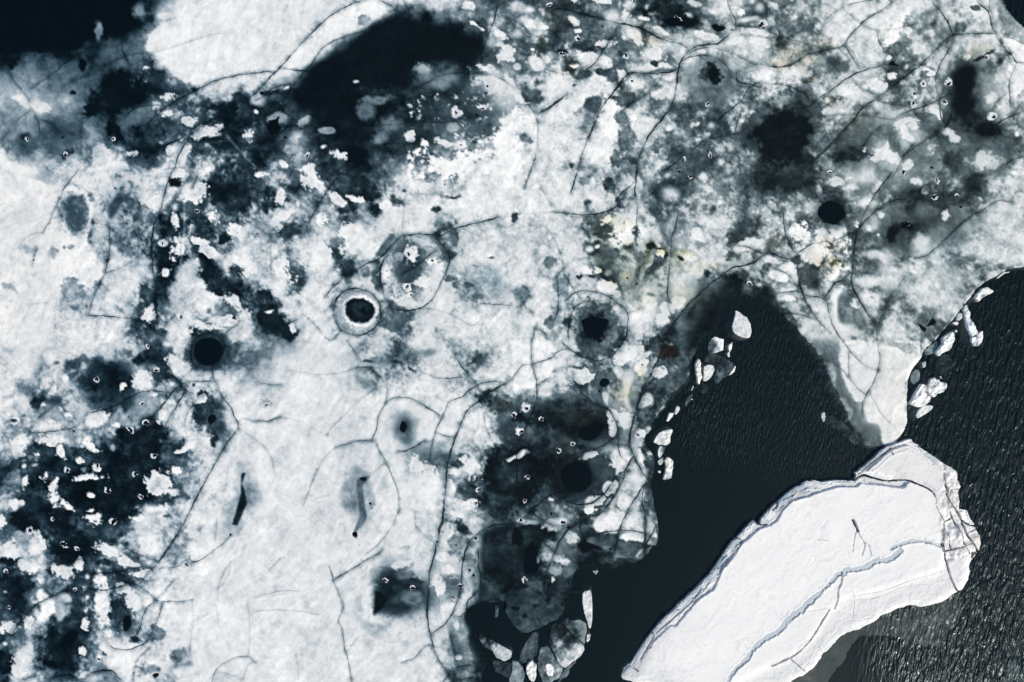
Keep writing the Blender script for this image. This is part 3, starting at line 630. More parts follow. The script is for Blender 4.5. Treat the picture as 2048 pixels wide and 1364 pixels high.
def pts(s):
    return [tuple(float(v) for v in p.split(',')) for p in s.split()]
def fillpoly(P, gxs, gys):                   # coverage mask of a polygon on a grid
    P = np.array(P, float); m = np.zeros((len(gys), len(gxs)), bool)
    x1, y1 = P[:, 0], P[:, 1]; x2, y2 = np.roll(x1, -1), np.roll(y1, -1)
    for j, y in enumerate(gys):
        c = (y1 <= y) != (y2 <= y)
        if not c.any(): continue
        xs = x1[c]+(y-y1[c])*(x2[c]-x1[c])/(y2[c]-y1[c])
        m[j] = (np.searchsorted(np.sort(xs), gxs) % 2) == 1
    return m
def window(xa, ya, xb, yb):
    i0 = max(0, int((xa-X0)/ST)); i1 = min(NX, int((xb-X0)/ST)+2)
    j0 = max(0, int((ya-Y0)/ST)); j1 = min(NY, int((yb-Y0)/ST)+2)
    return slice(j0, max(j1, j0)), slice(i0, max(i1, i0))
def polydist(P, gxs, gys):
    X, Y = np.meshgrid(gxs, gys); d = np.full(X.shape, 1e9, np.float32)
    for (ax, ay), (bx, by) in zip(P[:-1], P[1:]):
        vx, vy = bx-ax, by-ay; L = vx*vx+vy*vy+1e-9
        t = np.clip(((X-ax)*vx+(Y-ay)*vy)/L, 0, 1)
        d = np.minimum(d, np.hypot(X-ax-t*vx, Y-ay-t*vy))
    return d
def spline(P, n=4):                          # Catmull-Rom through the traced points
    if len(P) < 3: return P
    P = [P[0]]+list(P)+[P[-1]]; out = []
    for a, b, c, d in zip(P, P[1:], P[2:], P[3:]):
        for k in range(n):
            t = k/n
            out.append(tuple(.5*(2*b[i]+(c[i]-a[i])*t+(2*a[i]-5*b[i]+4*c[i]-d[i])*t*t+(3*b[i]-a[i]-3*c[i]+d[i])*t**3) for i in (0, 1)))
    out.append(P[-2]); return out
def block(bx, by, P):
    return [(bx*512+p[0]/4, by*341+p[1]/4)+tuple(p[2:]) for p in P]

# macro tone from the digit grid
G = np.zeros((40, 64), np.float32)
for (bx, by), rows in TONE.items():
    for j, r in enumerate(rows.split()):
        G[by*10+j, bx*16:bx*16+16] = [int(c)/9 for c in r]
A = interp_matrix(np.clip((gy/34.1)-.5, -.5, 39.5), 40); B = interp_matrix(np.clip((gx/32)-.5, -.5, 63.5), 64)
Gs = G+.55*(G-(np.pad(G, 1, mode='edge')[:-2, 1:-1]+np.pad(G, 1, mode='edge')[2:, 1:-1]+np.pad(G, 1, mode='edge')[1:-1, :-2]+np.pad(G, 1, mode='edge')[1:-1, 2:])/4)
M = np.clip(A @ Gs @ B.T, 0, 1)
warpx = 9*fbm(46, 4, .62); warpy = 9*fbm(46, 4, .62)
XX, YY = np.meshgrid(gx, gy)
def warp(a, k=1.):
    u = np.clip((XX+warpx*k-X0)/ST, 0, NX-1.001); v = np.clip((YY+warpy*k-Y0)/ST, 0, NY-1.001)
    i = u.astype(int); j = v.astype(int); fu = u-i; fv = v-j
    return (a[j, i]*(1-fu)+a[j, i+1]*fu)*(1-fv)+(a[j+1, i]*(1-fu)+a[j+1, i+1]*fu)*fv
M = warp(M); M = M-(.50+.08*smooth(950, 1250, XX)*smooth(720, 600, YY)+.22*smooth(1000, 850, XX)*smooth(250, 330, XX)*smooth(120, 220, YY)*smooth(720, 600, YY)+.34*smooth(640, 480, XX)*smooth(640, 740, YY)*smooth(1150, 1000, YY))*M*(1-M)
n_patch = fbm(28, 4, .68); n_rough = fbm(18, 4, .8); n_fine = fbm(7, 3, .9); n_soft = fbm(120, 4, .55)
n_speck = rng.standard_normal((NY, NX)).astype(np.float32)
calm = np.zeros((NY, NX), np.float32)
for x, y, rx, ry in pts(SMOOTH):
    calm = np.maximum(calm, 1-smooth(.75, 1.25, np.hypot((XX-x)/rx, (YY-y)/ry)))
patchy = (4*M*(1-M))**.7*(1-.92*calm)*smooth(.02, .26, M)
flow = streaks(XX+12*n_soft, YY+12*n_soft, -55, 90, 13, 21)
cloud = streaks(XX+8*n_rough, YY, 20, 26, 20, 41, 4)
diag = streaks(XX+6*n_patch, YY+6*n_patch, 48, 34, 13, 301, 3)
msk = smooth(.35, .69, M+.105*n_patch+.075*n_rough+.075*diag+.03*n_fine)
low = .03*smooth(.05, .2, M)+M*.92+.05*n_soft*patchy; high = np.minimum(.42+.55*M, .88)
k = .80*patchy
T = np.interp(M, [0, .5, .7, .84, 1], [0, .50, .69, .835, .865]).astype(np.float32)*(1-k)+(low+(high-low)*msk)*k
T = T+(.035*n_soft+.03*n_patch)*(.15+patchy)+.022*cloud*(1-np.abs(2*M-1))*(1-.8*calm)+.02*np.maximum(cloud, -.5)*smooth(.5, .1, M)*smooth(.0, .08, M)*2
# scattered round snow tufts and small dark melt spots
g_ = np.random.default_rng(12); base_T = blur(T, 6)
for n_t in range(520):
    if n_t < 330: x, y = g_.uniform(960, 2040), g_.uniform(0, 620)
    elif n_t < 440: x, y = g_.uniform(0, 560), g_.uniform(700, 1360)
    else: x, y = g_.uniform(300, 1000), g_.uniform(150, 700)
    i, j = int((x-X0)/ST), int((y-Y0)/ST); b = base_T[j, i]
    if b > .78 or b < .10 or calm[j, i] > .5: continue
    rx = 3.2+g_.gamma(2., 1.9); ry = rx*g_.uniform(.6, 1.2); w = window(x-rx*3, y-rx*3, x+rx*3, y+rx*3)
    q = np.hypot((XX[w]-x+.25*warpx[w])/rx, (YY[w]-y+.25*warpy[w])/ry)+.10*n_rough[w]+.06*n_fine[w]
    so = g_.uniform(.35, .9); m = (1-smooth(1-so, 1+so, q))*g_.uniform(.45, .95)
    tn = g_.uniform(.78, .94) if g_.random() < .78 else g_.uniform(.15, .35)
    T[w] = T[w]*(1-m)+m*tn
for line in PATCHES.strip().split('\n'):
    head, body = line.split('|'); h = head.split(); bx, by = int(h[0]), int(h[1])
    if h[2] == 'E':
        tone, soft = float(h[3]), float(h[4])
        for e in pts(body):
            x, y = bx*512+e[0]/4, by*341+e[1]/4; rx, ry = e[2]/4, e[3]/4; a = math.radians(e[4] if len(e) > 4 else 0)
            if rx < 1: continue
            r = max(rx, ry)*1.9+8; w = window(x-r, y-r, x+r, y+r)
            if not T[w].size: continue
            wk = .25 if soft < .2 else 1.0
            k = min(.8, max(rx, ry)/45)*wk
            DX = XX[w]+warpx[w]*k-x; DY = YY[w]+warpy[w]*k-y
            q = np.hypot((DX*math.cos(a)+DY*math.sin(a))/rx, (-DX*math.sin(a)+DY*math.cos(a))/ry)
            q = q+(.17*min(1.2, 8/max(rx, ry)+.45) if soft >= .2 else .02)*n_rough[w]+(.09 if tone > .5 or soft > .3 else .02)*n_fine[w]
            if tone > .8 and soft >= .2: q = q+.13*n_rough[w]+.10*n_fine[w]+.12*n_patch[w]
            m = 1-smooth(1-soft, 1+soft, q)
            m = m*(.92 if tone > .8 else 1); tone_ = tone-.01 if tone > .85 else tone
            T[w] = T[w]*(1-m)+m*tone_
    else:
        tone, bl, ro = float(h[3]), float(h[4]), float(h[5])
        P = block(bx, by, pts(body)); xs = [p[0] for p in P]; ys = [p[1] for p in P]
        pad = bl*4+14; w = window(min(xs)-pad, min(ys)-pad, max(xs)+pad, max(ys)+pad)
        if not T[w].size: continue
        m = fillpoly(P, gx[w[1]], gy[w[0]]).astype(np.float32)
        m = blur(m, bl+ro*5)
        if ro: m = smooth(.5-.5*min(1, bl/(bl+ro*5+.01))-.12, .5+.5*min(1, bl/(bl+ro*5+.01))+.12, m+.24*ro*n_rough[w]+.14*ro*n_fine[w]+.08*ro*n_patch[w])
        T[w] = T[w]*(1-m)+m*tone
T = T+.5*(T-blur(T, 5))*(1-.5*calm); T = np.where(T > .93, .93+(T-.93)*.4, T)
ridge = np.zeros_like(T)
for line in RIDGES.strip().split('\n'):
    h, body = line.split('|'); bx, by = map(int, h.split()); P = spline(block(bx, by, pts(body)))
    xs = [p[0] for p in P]; ys = [p[1] for p in P]; w = window(min(xs)-16, min(ys)-16, max(xs)+16, max(ys)+16)
    d = polydist(P, gx[w[1]]+0, gy[w[0]]+0); d = np.abs(d+.8*n_rough[w])
    ridge[w] = np.maximum(ridge[w], np.exp(-(d/2.4)**2))
T = T+ridge*(.95-T)*.33
# cracks: wet halo in the ice beside every crack
cracks = []
for line in CRACKS.strip().split('\n'):
    h, body = line.split('|'); bx, by, wd, dk = h.split()
    P = spline(block(int(bx), int(by), pts(body)), 5); wd = float(wd); dk = float(dk)
    cracks.append((wd, dk, P))
    xs = [p[0] for p in P]; ys = [p[1] for p in P]; r = 10+wd*2.5; w = window(min(xs)-r, min(ys)-r, max(xs)+r, max(ys)+r)
    if not T[w].size: continue
    d = np.abs(polydist(P, gx[w[1]], gy[w[0]])+.9*n_rough[w]*min(1, wd/3))
    T[w] *= 1-dk*.30*np.exp(-(d/(1.8+wd*1.3))**2)
# small rimmed holes
holes = []
for line in HOLES.strip().split('\n'):
    h, body = line.split('|'); bx, by = map(int, h.split())
    for x, y, r in block(bx, by, pts(body)):
        holes.append((x, y, r))
pale = smooth(.72, .9, T)
T = T-pale*(1-.9*calm)*(.035*smooth(.2, 1.6, flow)+.03*smooth(.0, 1.8, n_patch)+.045*smooth(.9, 2.2, cloud+.3*n_soft)*smooth(-.5, 1, n_soft))
dark = smooth(.32, .12, T)*smooth(.015, .06, T)
T = T+dark*(.030*cloud+.018*n_rough+.018*n_patch)
snow_ = calm*smooth(.70, .80, blur(T, 3))*smooth(.66, .76, T)*.62
T = T*(1-snow_)+.845*snow_
n_grain = n_speck*.5+n_fine*.5
bright = smooth(.3, .9, T)
T = T+.022*n_grain*(.35+bright)*(1-.4*calm)+.012*n_rough*(1-.7*calm)+.012*calm*bright*flow
mid = 4*T*(1-T); mid = np.clip(mid, 0, 1)
T = T+.045*mid*n_fine*(1-.5*calm)+.035*mid*n_patch+.03*mid*n_rough
T = np.clip(T, 0, 1)
tint = {k: np.zeros_like(T) for k in 'borc'}
for line in TINTS.strip().split('\n'):
    h, body = line.split('|'); k, s = h.split(); s = float(s)
    for x, y, rx, ry in pts(body):
        if rx < 2: continue
        r = max(rx, ry)*1.8; w = window(x-r, y-r, x+r, y+r)
        q = np.hypot((XX[w]+warpx[w]*.5-x)/rx, (YY[w]+warpy[w]*.5-y)/ry)+.1*n_rough[w]
        tint[k][w] = np.maximum(tint[k][w], s*(1-smooth(.3, 1.5, q)))
# ---------------------------------------------------------------- shape data (photo px or block quarter px)
def chain(spec):
    out = []
    for part in spec.split(';'):
        h, body = part.split('|'); a = [float(v) for v in h.split()]
        if len(a) == 2: out += block(int(a[0]), int(a[1]), pts(body))
        else: out += [(a[0]+x/a[2], a[1]+y/a[2]) for x, y in pts(body)]
    return out
OPEN_WATER = chain("900 1150 6.375|400,2400 400,1364 400,1260 480,1110 370,1010 300,880 290,720 210,620 170,500 210,430 350,360 620,350 700,340 690,460 760,600 920,740 1000,730 1170,660 1290,600 1400,550 1450,480 1460,380 1600,280 1690,200 1570,150 1540,90;"
 "2 3|500,480 560,460 640,480 750,440 800,490 870,505 875,460 830,400 810,355 990,442 1060,390 1075,375 1110,350 1110,290 1165,285 1180,240 1165,80 1150,0;"
 "2 2|1140,1364 1130,1250 1105,1140 1140,1000 1140,930 1080,850 1050,800 1060,760 1130,700 1200,640 1210,600 1280,480 1330,440 1420,340 1440,300 1480,150 1500,90 1530,0;"
 "2 1|1600,1364 1690,1240 1730,1100 1745,1040 1760,1010 1800,1000 1950,1050 2048,1100;3 1|40,1130 100,1200 200,1280 250,1364;"
 "3 2|280,0 330,60 430,200 470,360 520,460 620,640 720,850 850,910 930,900 1040,900 1045,800 1090,700 1130,600 1130,480 1150,360 1115,310 1180,200 1225,130 1260,50;"
 "3 1|1330,1364 1400,1280 1450,1220 1580,1060 1650,960 1750,880 1880,810 1960,780 2048,770 2300,740 2900,700 2900,6000")
OPEN_WATER.append((960, 2400))
CORNER_WATER = [(2010, -400), (2012, 20), (2030, 42), (2050, 58), (2300, 170), (2600, 170), (2600, -400)]
GRIDS = {}
def to_world(x, y, z=0.0):
    k = (CAM_H-z)/CAM_H
    return (x-1024)*S*k, (682-y)*S*k
# ---------------------------------------------------------------- materials
def new_mat(name):
    m = bpy.data.materials.new(name); m.use_nodes = True
    return m, m.node_tree.nodes, m.node_tree.links, m.node_tree.nodes['Principled BSDF']
def attr_ice(name, rough, bump, spec=.35, scale=9., grain=.07):
    m, N, L, P = new_mat(name)
    a = N.new('ShaderNodeAttribute'); a.attribute_name = 'Col'
    tc = N.new('ShaderNodeTexCoord')
    n1 = N.new('ShaderNodeTexNoise'); n1.inputs['Scale'].default_value = scale; n1.inputs['Detail'].default_value = 4
    n2 = N.new('ShaderNodeTexNoise'); n2.inputs['Scale'].default_value = scale*.22; n2.inputs['Detail'].default_value = 5
    L.new(tc.outputs['Object'], n1.inputs['Vector']); L.new(tc.outputs['Object'], n2.inputs['Vector'])
    mr = N.new('ShaderNodeMapRange'); mr.inputs['From Min'].default_value = .3; mr.inputs['From Max'].default_value = .7
    mr.inputs['To Min'].default_value = 1-grain; mr.inputs['To Max'].default_value = 1+grain
    L.new(n1.outputs['Fac'], mr.inputs['Value'])
    mx = N.new('ShaderNodeMix'); mx.data_type = 'RGBA'; mx.blend_type = 'MULTIPLY'; mx.inputs['Factor'].default_value = 1
    L.new(a.outputs['Color'], mx.inputs['A']); L.new(mr.outputs['Result'], mx.inputs['B'])
    L.new(mx.outputs['Result'], P.inputs['Base Color'])
    P.inputs['Roughness'].default_value = rough; P.inputs['Specular IOR Level'].default_value = spec
    ad = N.new('ShaderNodeMath'); ad.operation = 'ADD'; L.new(n1.outputs['Fac'], ad.inputs[0]); L.new(n2.outputs['Fac'], ad.inputs[1])
    b = N.new('ShaderNodeBump'); b.inputs['Strength'].default_value = bump; b.inputs['Distance'].default_value = .04
    L.new(ad.outputs[0], b.inputs['Height']); L.new(b.outputs['Normal'], P.inputs['Normal'])
    return m
M_ICE = attr_ice('patchy_snow_ice', .7, .16, .06, grain=.06)
M_BERG = attr_ice('berg_snow', .8, .18, .1, 7., .02)
M_FLOE = attr_ice('floe_ice', .6, .15, .1, 8., .03)
M_CRACK = attr_ice('crack_melt', .5, .1, .1, 8., .03)
m, N, L, P = new_mat('pool_water'); M_POOL = m
P.inputs['Base Color'].default_value = (.0008, .0035, .0052, 1); P.inputs['Roughness'].default_value = .2; P.inputs['Specular IOR Level'].default_value = .2
nz = N.new('ShaderNodeTexNoise'); nz.inputs['Scale'].default_value = 6; b = N.new('ShaderNodeBump'); b.inputs['Strength'].default_value = .15; b.inputs['Distance'].default_value = .02
L.new(nz.outputs['Fac'], b.inputs['Height']); L.new(b.outputs['Normal'], P.inputs['Normal'])
m, N, L, P = new_mat('slush'); M_SLUSH = m
P.inputs['Base Color'].default_value = (.60, .63, .66, 1); P.inputs['Roughness'].default_value = .6
nz = N.new('ShaderNodeTexNoise'); nz.inputs['Scale'].default_value = 12; b = N.new('ShaderNodeBump'); b.inputs['Strength'].default_value = .8; b.inputs['Distance'].default_value = .05
L.new(nz.outputs['Fac'], b.inputs['Height']); L.new(b.outputs['Normal'], P.inputs['Normal'])
# sea water: clear surface over absorbing depth, ripples as bump
m = bpy.data.materials.new('lake_water'); m.use_nodes = True; M_WATER = m; N = m.node_tree.nodes; L = m.node_tree.links; N.clear()
out = N.new('ShaderNodeOutputMaterial'); tr = N.new('ShaderNodeBsdfTransparent'); gl = N.new('ShaderNodeBsdfGlossy'); gl.inputs['Color'].default_value = (.72, .9, 1, 1)
gl.inputs['Roughness'].default_value = .30; mixs = N.new('ShaderNodeMixShader'); fr = N.new('ShaderNodeFresnel'); fr.inputs['IOR'].default_value = 1.27
geo = N.new('ShaderNodeNewGeometry'); sx = N.new('ShaderNodeSeparateXYZ'); L.new(geo.outputs['Position'], sx.inputs[0])
def mth(op, a, b=None, c=None):
    n = N.new('ShaderNodeMath'); n.operation = op
    for i, v in enumerate((a, b, c)):
        if v is None: continue
        if isinstance(v, (int, float)): n.inputs[i].default_value = v
        else: L.new(v, n.inputs[i])
    return n.outputs[0]
def ramp_(v, a, b, lo=0., hi=1.):
    n = N.new('ShaderNodeMapRange'); n.interpolation_type = 'SMOOTHSTEP'; n.inputs['From Min'].default_value = a; n.inputs['From Max'].default_value = b
    n.inputs['To Min'].default_value = lo; n.inputs['To Max'].default_value = hi; L.new(v, n.inputs['Value']); return n.outputs[0]
def ripple(rot, sx_, sy_, dist, det=3., seed=0.):
    mp = N.new('ShaderNodeMapping'); mp.vector_type = 'TEXTURE' if False else 'POINT'; mp.inputs['Rotation'].default_value = (0, 0, math.radians(rot)); mp.inputs['Location'].default_value = (seed, seed, 0)
    sc_ = N.new('ShaderNodeMapping'); sc_.inputs['Scale'].default_value = (sx_, sy_, 1)
    L.new(geo.outputs['Position'], mp.inputs['Vector']); L.new(mp.outputs[0], sc_.inputs['Vector'])
    n = N.new('ShaderNodeTexNoise'); n.noise_dimensions = '2D'; n.inputs['Scale'].default_value = 1; n.inputs['Detail'].default_value = det
    n.inputs['Roughness'].default_value = .5; n.inputs['Distortion'].default_value = dist
    L.new(sc_.outputs[0], n.inputs['Vector']); return n.outputs['Fac']
big_r = ripple(10, 3.1, .75, .5, 1.6)          # wind ripples on the open side, crests leaning right
small_r = ripple(12, 5.6, 1.2, .25, 1., 7.)  # finer ripples of the inlet
gust_n = N.new('ShaderNodeTexNoise'); gust_n.noise_dimensions = '2D'; gust_n.inputs['Scale'].default_value = .07; gust_n.inputs['Detail'].default_value = 3
L.new(geo.outputs['Position'], gust_n.inputs['Vector'])
gust = ramp_(gust_n.outputs['Fac'], .3, .62, .55, 1.05)
east = ramp_(sx.outputs['X'], 33, 40)       # wind reaches the open water east of the berg
inlet = mth('MULTIPLY', ramp_(sx.outputs['X'], 13, 19), mth('MULTIPLY', ramp_(sx.outputs['Y'], -20, -4), mth('SUBTRACT', 1, east)))
h1 = mth('MULTIPLY', mth('MULTIPLY', big_r, east), gust); h2 = mth('MULTIPLY', mth('MULTIPLY', small_r, inlet), mth('MULTIPLY', gust, .40))
h3 = mth('MULTIPLY', ripple(-40, 5., 3., .2, 1., 3.), mth('MULTIPLY', east, .07))
hh = mth('ADD', mth('ADD', h1, h2), h3)
bp = N.new('ShaderNodeBump'); bp.inputs['Distance'].default_value = .165; bp.inputs['Strength'].default_value = 1.0; L.new(hh, bp.inputs['Height'])
g2 = N.new('ShaderNodeBsdfGlossy'); g2.inputs['Roughness'].default_value = .09; mg = N.new('ShaderNodeMixShader'); mg.inputs[0].default_value = .12
L.new(gl.outputs[0], mg.inputs[1]); L.new(g2.outputs[0], mg.inputs[2]); L.new(bp.outputs[0], g2.inputs['Normal'])
L.new(bp.outputs[0], gl.inputs['Normal']); L.new(bp.outputs[0], fr.inputs['Normal'])
turb = N.new('ShaderNodeBsdfDiffuse'); turb.inputs['Color'].default_value = (.0045, .0175, .0205, 1); L.new(bp.outputs[0], turb.inputs['Normal'])
mt = N.new('ShaderNodeMixShader'); mt.inputs[0].default_value = .36; L.new(tr.outputs[0], mt.inputs[1]); L.new(turb.outputs[0], mt.inputs[2])
L.new(fr.outputs[0], mixs.inputs[0]); L.new(mt.outputs[0], mixs.inputs[1]); L.new(mg.outputs[0], mixs.inputs[2]); L.new(mixs.outputs[0], out.inputs['Surface'])
ab = N.new('ShaderNodeVolumeAbsorption'); ab.inputs['Color'].default_value = (.53, .60, .62, 1); ab.inputs['Density'].default_value = .85
L.new(ab.outputs[0], out.inputs['Volume'])
m, N, L, P = new_mat('lake_bed'); M_BED = m
P.inputs['Base Color'].default_value = (.30, .34, .32, 1); P.inputs['Roughness'].default_value = 1
nz = N.new('ShaderNodeTexNoise'); nz.inputs['Scale'].default_value = .05; nz.inputs['Detail'].default_value = 5
rp = N.new('ShaderNodeMix'); rp.data_type = 'RGBA'; rp.inputs['A'].default_value = (.004, .016, .02, 1); rp.inputs['B'].default_value = (.008, .02, .022, 1)
L.new(nz.outputs['Fac'], rp.inputs['Factor']); L.new(rp.outputs['Result'], P.inputs['Base Color'])
# ---------------------------------------------------------------- mesh helpers
def tag(o, label=None, cat=None, group=None, kind=None):
    if label: o['label'] = label
    if cat: o['category'] = cat
    if group: o['group'] = group
    if kind: o['kind'] = kind
    return o
def grid_mesh(name, Xw, Yw, Z, Col, keep, mat, parent=None, origin=(0, 0, 0)):
    ny, nx = Z.shape
    idx = np.full((ny, nx), -1, np.int64)
    fk = keep[:-1, :-1] | keep[1:, :-1] | keep[:-1, 1:] | keep[1:, 1:]
    vk = np.zeros((ny, nx), bool); vk[:-1, :-1] |= fk; vk[1:, :-1] |= fk; vk[:-1, 1:] |= fk; vk[1:, 1:] |= fk
    idx[vk] = np.arange(vk.sum())
    co = np.stack([Xw[vk]-origin[0], Yw[vk]-origin[1], Z[vk]-origin[2]], 1).astype(np.float32)
    a, b, c, d = idx[:-1, :-1][fk], idx[1:, :-1][fk], idx[1:, 1:][fk], idx[:-1, 1:][fk]
    F = np.stack([a, b, c, d], 1).astype(np.int32)
    me = bpy.data.meshes.new(name); me.vertices.add(len(co)); me.vertices.foreach_set('co', co.ravel())
    me.loops.add(F.size); me.loops.foreach_set('vertex_index', F.ravel())
    me.polygons.add(len(F)); me.polygons.foreach_set('loop_start', np.arange(0, F.size, 4, dtype=np.int32))
    me.polygons.foreach_set('loop_total', np.full(len(F), 4, np.int32)) if False else None
    me.polygons.foreach_set('use_smooth', np.ones(len(F), bool))
    me.update(calc_edges=True)
    ca = me.color_attributes.new('Col', 'FLOAT_COLOR', 'POINT')
    cc = np.ones((len(co), 4), np.float32); cc[:, :3] = Col[vk]; ca.data.foreach_set('color', cc.ravel())
    me.materials.append(mat)
    o = bpy.data.objects.new(name, me); C.objects.link(o); o.location = origin
    if parent: o.parent = parent; o.location = (origin[0]-parent.location[0], origin[1]-parent.location[1], origin[2]-parent.location[2])
    return o
def poly_mesh(name, V, F, mat, parent=None, col=None, origin=(0, 0, 0), smoothed=True):
    me = bpy.data.meshes.new(name)
    me.from_pydata([(v[0]-origin[0], v[1]-origin[1], v[2]-origin[2]) for v in V], [], F)
    if smoothed: me.polygons.foreach_set('use_smooth', [True]*len(me.polygons))
    if col is not None:
        ca = me.color_attributes.new('Col', 'FLOAT_COLOR', 'POINT'); ca.data.foreach_set('color', np.c_[np.array(col, np.float32), np.ones(len(V), np.float32)].ravel())
    me.materials.append(mat)
    o = bpy.data.objects.new(name, me); C.objects.link(o); o.location = origin
    if parent:
        o.parent = parent; o.location = tuple(origin[i]-parent.location[i] for i in range(3))
    return o
def lin(c): c = np.asarray(c, float)/255; return np.where(c <= .04045, c/12.92, ((c+.055)/1.055)**2.4)
TT = [0, .1, .2, .35, .5, .65, .8, 1]
RAMP_L = np.array([(0, 13, 22), (14, 33, 44), (33, 53, 66), (68, 90, 105), (112, 131, 146), (158, 173, 186), (207, 211, 217), (247, 247, 249)])
RAMP_R = np.array([(6, 18, 22), (26, 38, 43), (45, 58, 64), (80, 95, 101), (118, 133, 138), (160, 173, 178), (207, 211, 215), (247, 247, 248)])
GAIN = 1.0
def tone_rgb(T, mixr):
    o = []
    for c in range(3):
        a = np.interp(T, TT, RAMP_L[:, c]); b_ = np.interp(T, TT, RAMP_R[:, c]); o.append(lin(a*(1-mixr)+b_*mixr)*(1, .99, .93)[c]*(.82+.18*T))
    return np.stack(o, -1)*GAIN

# ---------------------------------------------------------------- lake bed and water (the setting)
def box(name, x, y, z0, z1, mat):
    V = [(sx_*x, sy_*y, z) for z in (z0, z1) for sx_, sy_ in ((-1, -1), (1, -1), (1, 1), (-1, 1))]
    F = [(3, 2, 1, 0), (4, 5, 6, 7), (0, 1, 5, 4), (1, 2, 6, 5), (2, 3, 7, 6), (3, 0, 4, 7)]
    return poly_mesh(name, V, F, mat, smoothed=False)
tag(box('water', 2600, 2600, -7.0, 0.0, M_WATER), kind='structure')
tag(box('lake_bed', 2590, 2590, -6.0, -4.4, M_BED), kind='structure')

# ---------------------------------------------------------------- the ice sheet
land = 1-np.maximum(fillpoly(OPEN_WATER, gx, gy), fillpoly(CORNER_WATER, gx, gy)).astype(np.float32)
rough_edge = 1.0*n_fine+1.2*n_rough
l2 = np.clip(blur(land, 2.2)+.05*rough_edge, 0, 1); l10 = blur(land, 9)
edge = smooth(.40, .58, l2)
top = .14+.10*T+.0022*n_fine+.005*n_rough+.03*n_soft+.012*flow*T
under = -.10-7.5*(1-smooth(.0, .52, l10))
Zs = edge*top+(1-edge)*np.minimum(under, -.05)
SOFT = "1560,640,95,60 1650,760,60,110 1725,880,60,50 1440,600,60,50 1385,700,36,60 1330,800,40,60 1210,1130,60,24 1250,1100,60,40 1840,800,24,60"
sm = np.zeros_like(T)
for x, y, rx, ry in pts(SOFT):
    w = window(x-rx*1.6, y-ry*1.6, x+rx*1.6, y+ry*1.6)
    sm[w] = np.maximum(sm[w], 1-smooth(.6, 1.5, np.hypot((XX[w]-x)/rx, (YY[w]-y)/ry)))
l18 = blur(land, 13)
Zsoft = .13-2.1*(1-smooth(.12, .93, l18+.03*n_rough+.03*n_patch))
Zs = np.where(land > -1, np.minimum(Zs*(1-sm)+Zsoft*sm, np.maximum(Zs, Zsoft)), Zs)
Zs = Zs+ridge*.04
POOLS = """
3 1 0|395,340 400,310 430,275 480,245 520,250 570,275 610,335 605,370 560,405 545,430 490,425 440,405 405,375
0 2 0|1668,-25 1740,-5 1775,40 1782,90 1760,140 1720,180 1668,192 1610,180 1570,140 1555,80 1570,20 1610,-12
2 2 0|515,975 580,985 620,1030 632,1090 615,1150 560,1195 500,1200 440,1170 405,1120 400,1050 430,1000 470,980
1 0 0|100,960 150,965 185,930 175,1000 175,1060 130,1070 105,1030 120,1000
3 0 0|990,480 1010,500 1040,530 990,520 965,520
2 1 0|560,1200 640,1180 770,1195 740,1250 690,1330 600,1310 570,1260
1 2 0|1170,640 1195,655 1205,690 1180,730 1150,700
3 1 0|1200,1225 1215,1262 1245,1288 1262,1260 1240,1250
3 1 0|1262,1245 1285,1222 1310,1185 1340,1215 1300,1240
2 3 0|100,310 135,280 170,300 190,350 195,440 180,480 110,485 95,430 100,380
0 3 0|985,880 1000,840 1030,830 1052,880 1030,940 990,948
2 2 0|700,345 722,300 768,310 775,342 745,360 712,362
0 2 0|1665,620 1690,590 1720,595 1715,640 1690,665 1670,650
1 3 0|770,165 805,165 815,195 795,205 775,190
1 2 0|830,1100 860,1090 890,1100 870,1115 845,1118
2 2 0|540,700 620,680 650,640 700,660 715,700 690,750 620,790 560,780 530,740
2 0 0|1270,140 1330,150 1380,185 1330,205 1260,205 1230,170
3 1 0|1090,430 1110,410 1135,425 1110,455
0 3 0|1220,1305 1265,1285 1275,1300 1240,1325
2 0 0|1590,205 1640,195 1700,220 1680,240 1620,245
"""
for line in POOLS.strip().split('\n'):
    h, body = line.split('|'); bx, by, rm = map(int, h.split()); P = block(bx, by, pts(body)); xs = [p[0] for p in P]; ys = [p[1] for p in P]
    w = window(min(xs)-40, min(ys)-40, max(xs)+40, max(ys)+40); mk = fillpoly(spline(P+[P[0]], 3), gx[w[1]], gy[w[0]]).astype(np.float32)
    halo = blur(mk, 13); sz = min(1, math.sqrt(mk.sum()*4)/40)
    T[w] *= 1-.85*sz*np.clip(halo*2.0, 0, 1)**.8*(.85+.1*n_rough[w])
    m_ = smooth(.25, .6, blur(mk, 1.6)); Zs[w] = Zs[w]*(1-m_)+.07*m_; T[w] *= 1-m_
for x, y, r in holes:
    w = window(x-30, y-30, x+30, y+30); d = np.hypot(XX[w]-x, YY[w]-y)
    Zs[w] -= .10*(1-smooth(r*.3, r*1.0, d))
mixr = np.clip((XX-200)/1500+.0*YY, 0, 1)
RGB = tone_rgb(T, mixr)
lum = (T+.02)[..., None]
for k, col in (('b', (.105, .088, .062)), ('o', (.16, .145, .062)), ('r', (.030, .017, .011)), ('c', (.40, .56, .60))):
    f = tint[k][..., None]
    if k == 'c': tgt = RGB*np.array((.86, 1.0, 1.03))
    elif k == 'r': tgt = np.array(col)*(.3+.6*smooth(-1, 1.5, n_fine))[..., None]
    else: tgt = RGB*np.array(col)/max(col)*1.02*(.80 if k == 'b' else .85)+np.array(col)*.10*(1-lum)
    RGB = RGB*(1-f)+tgt*f
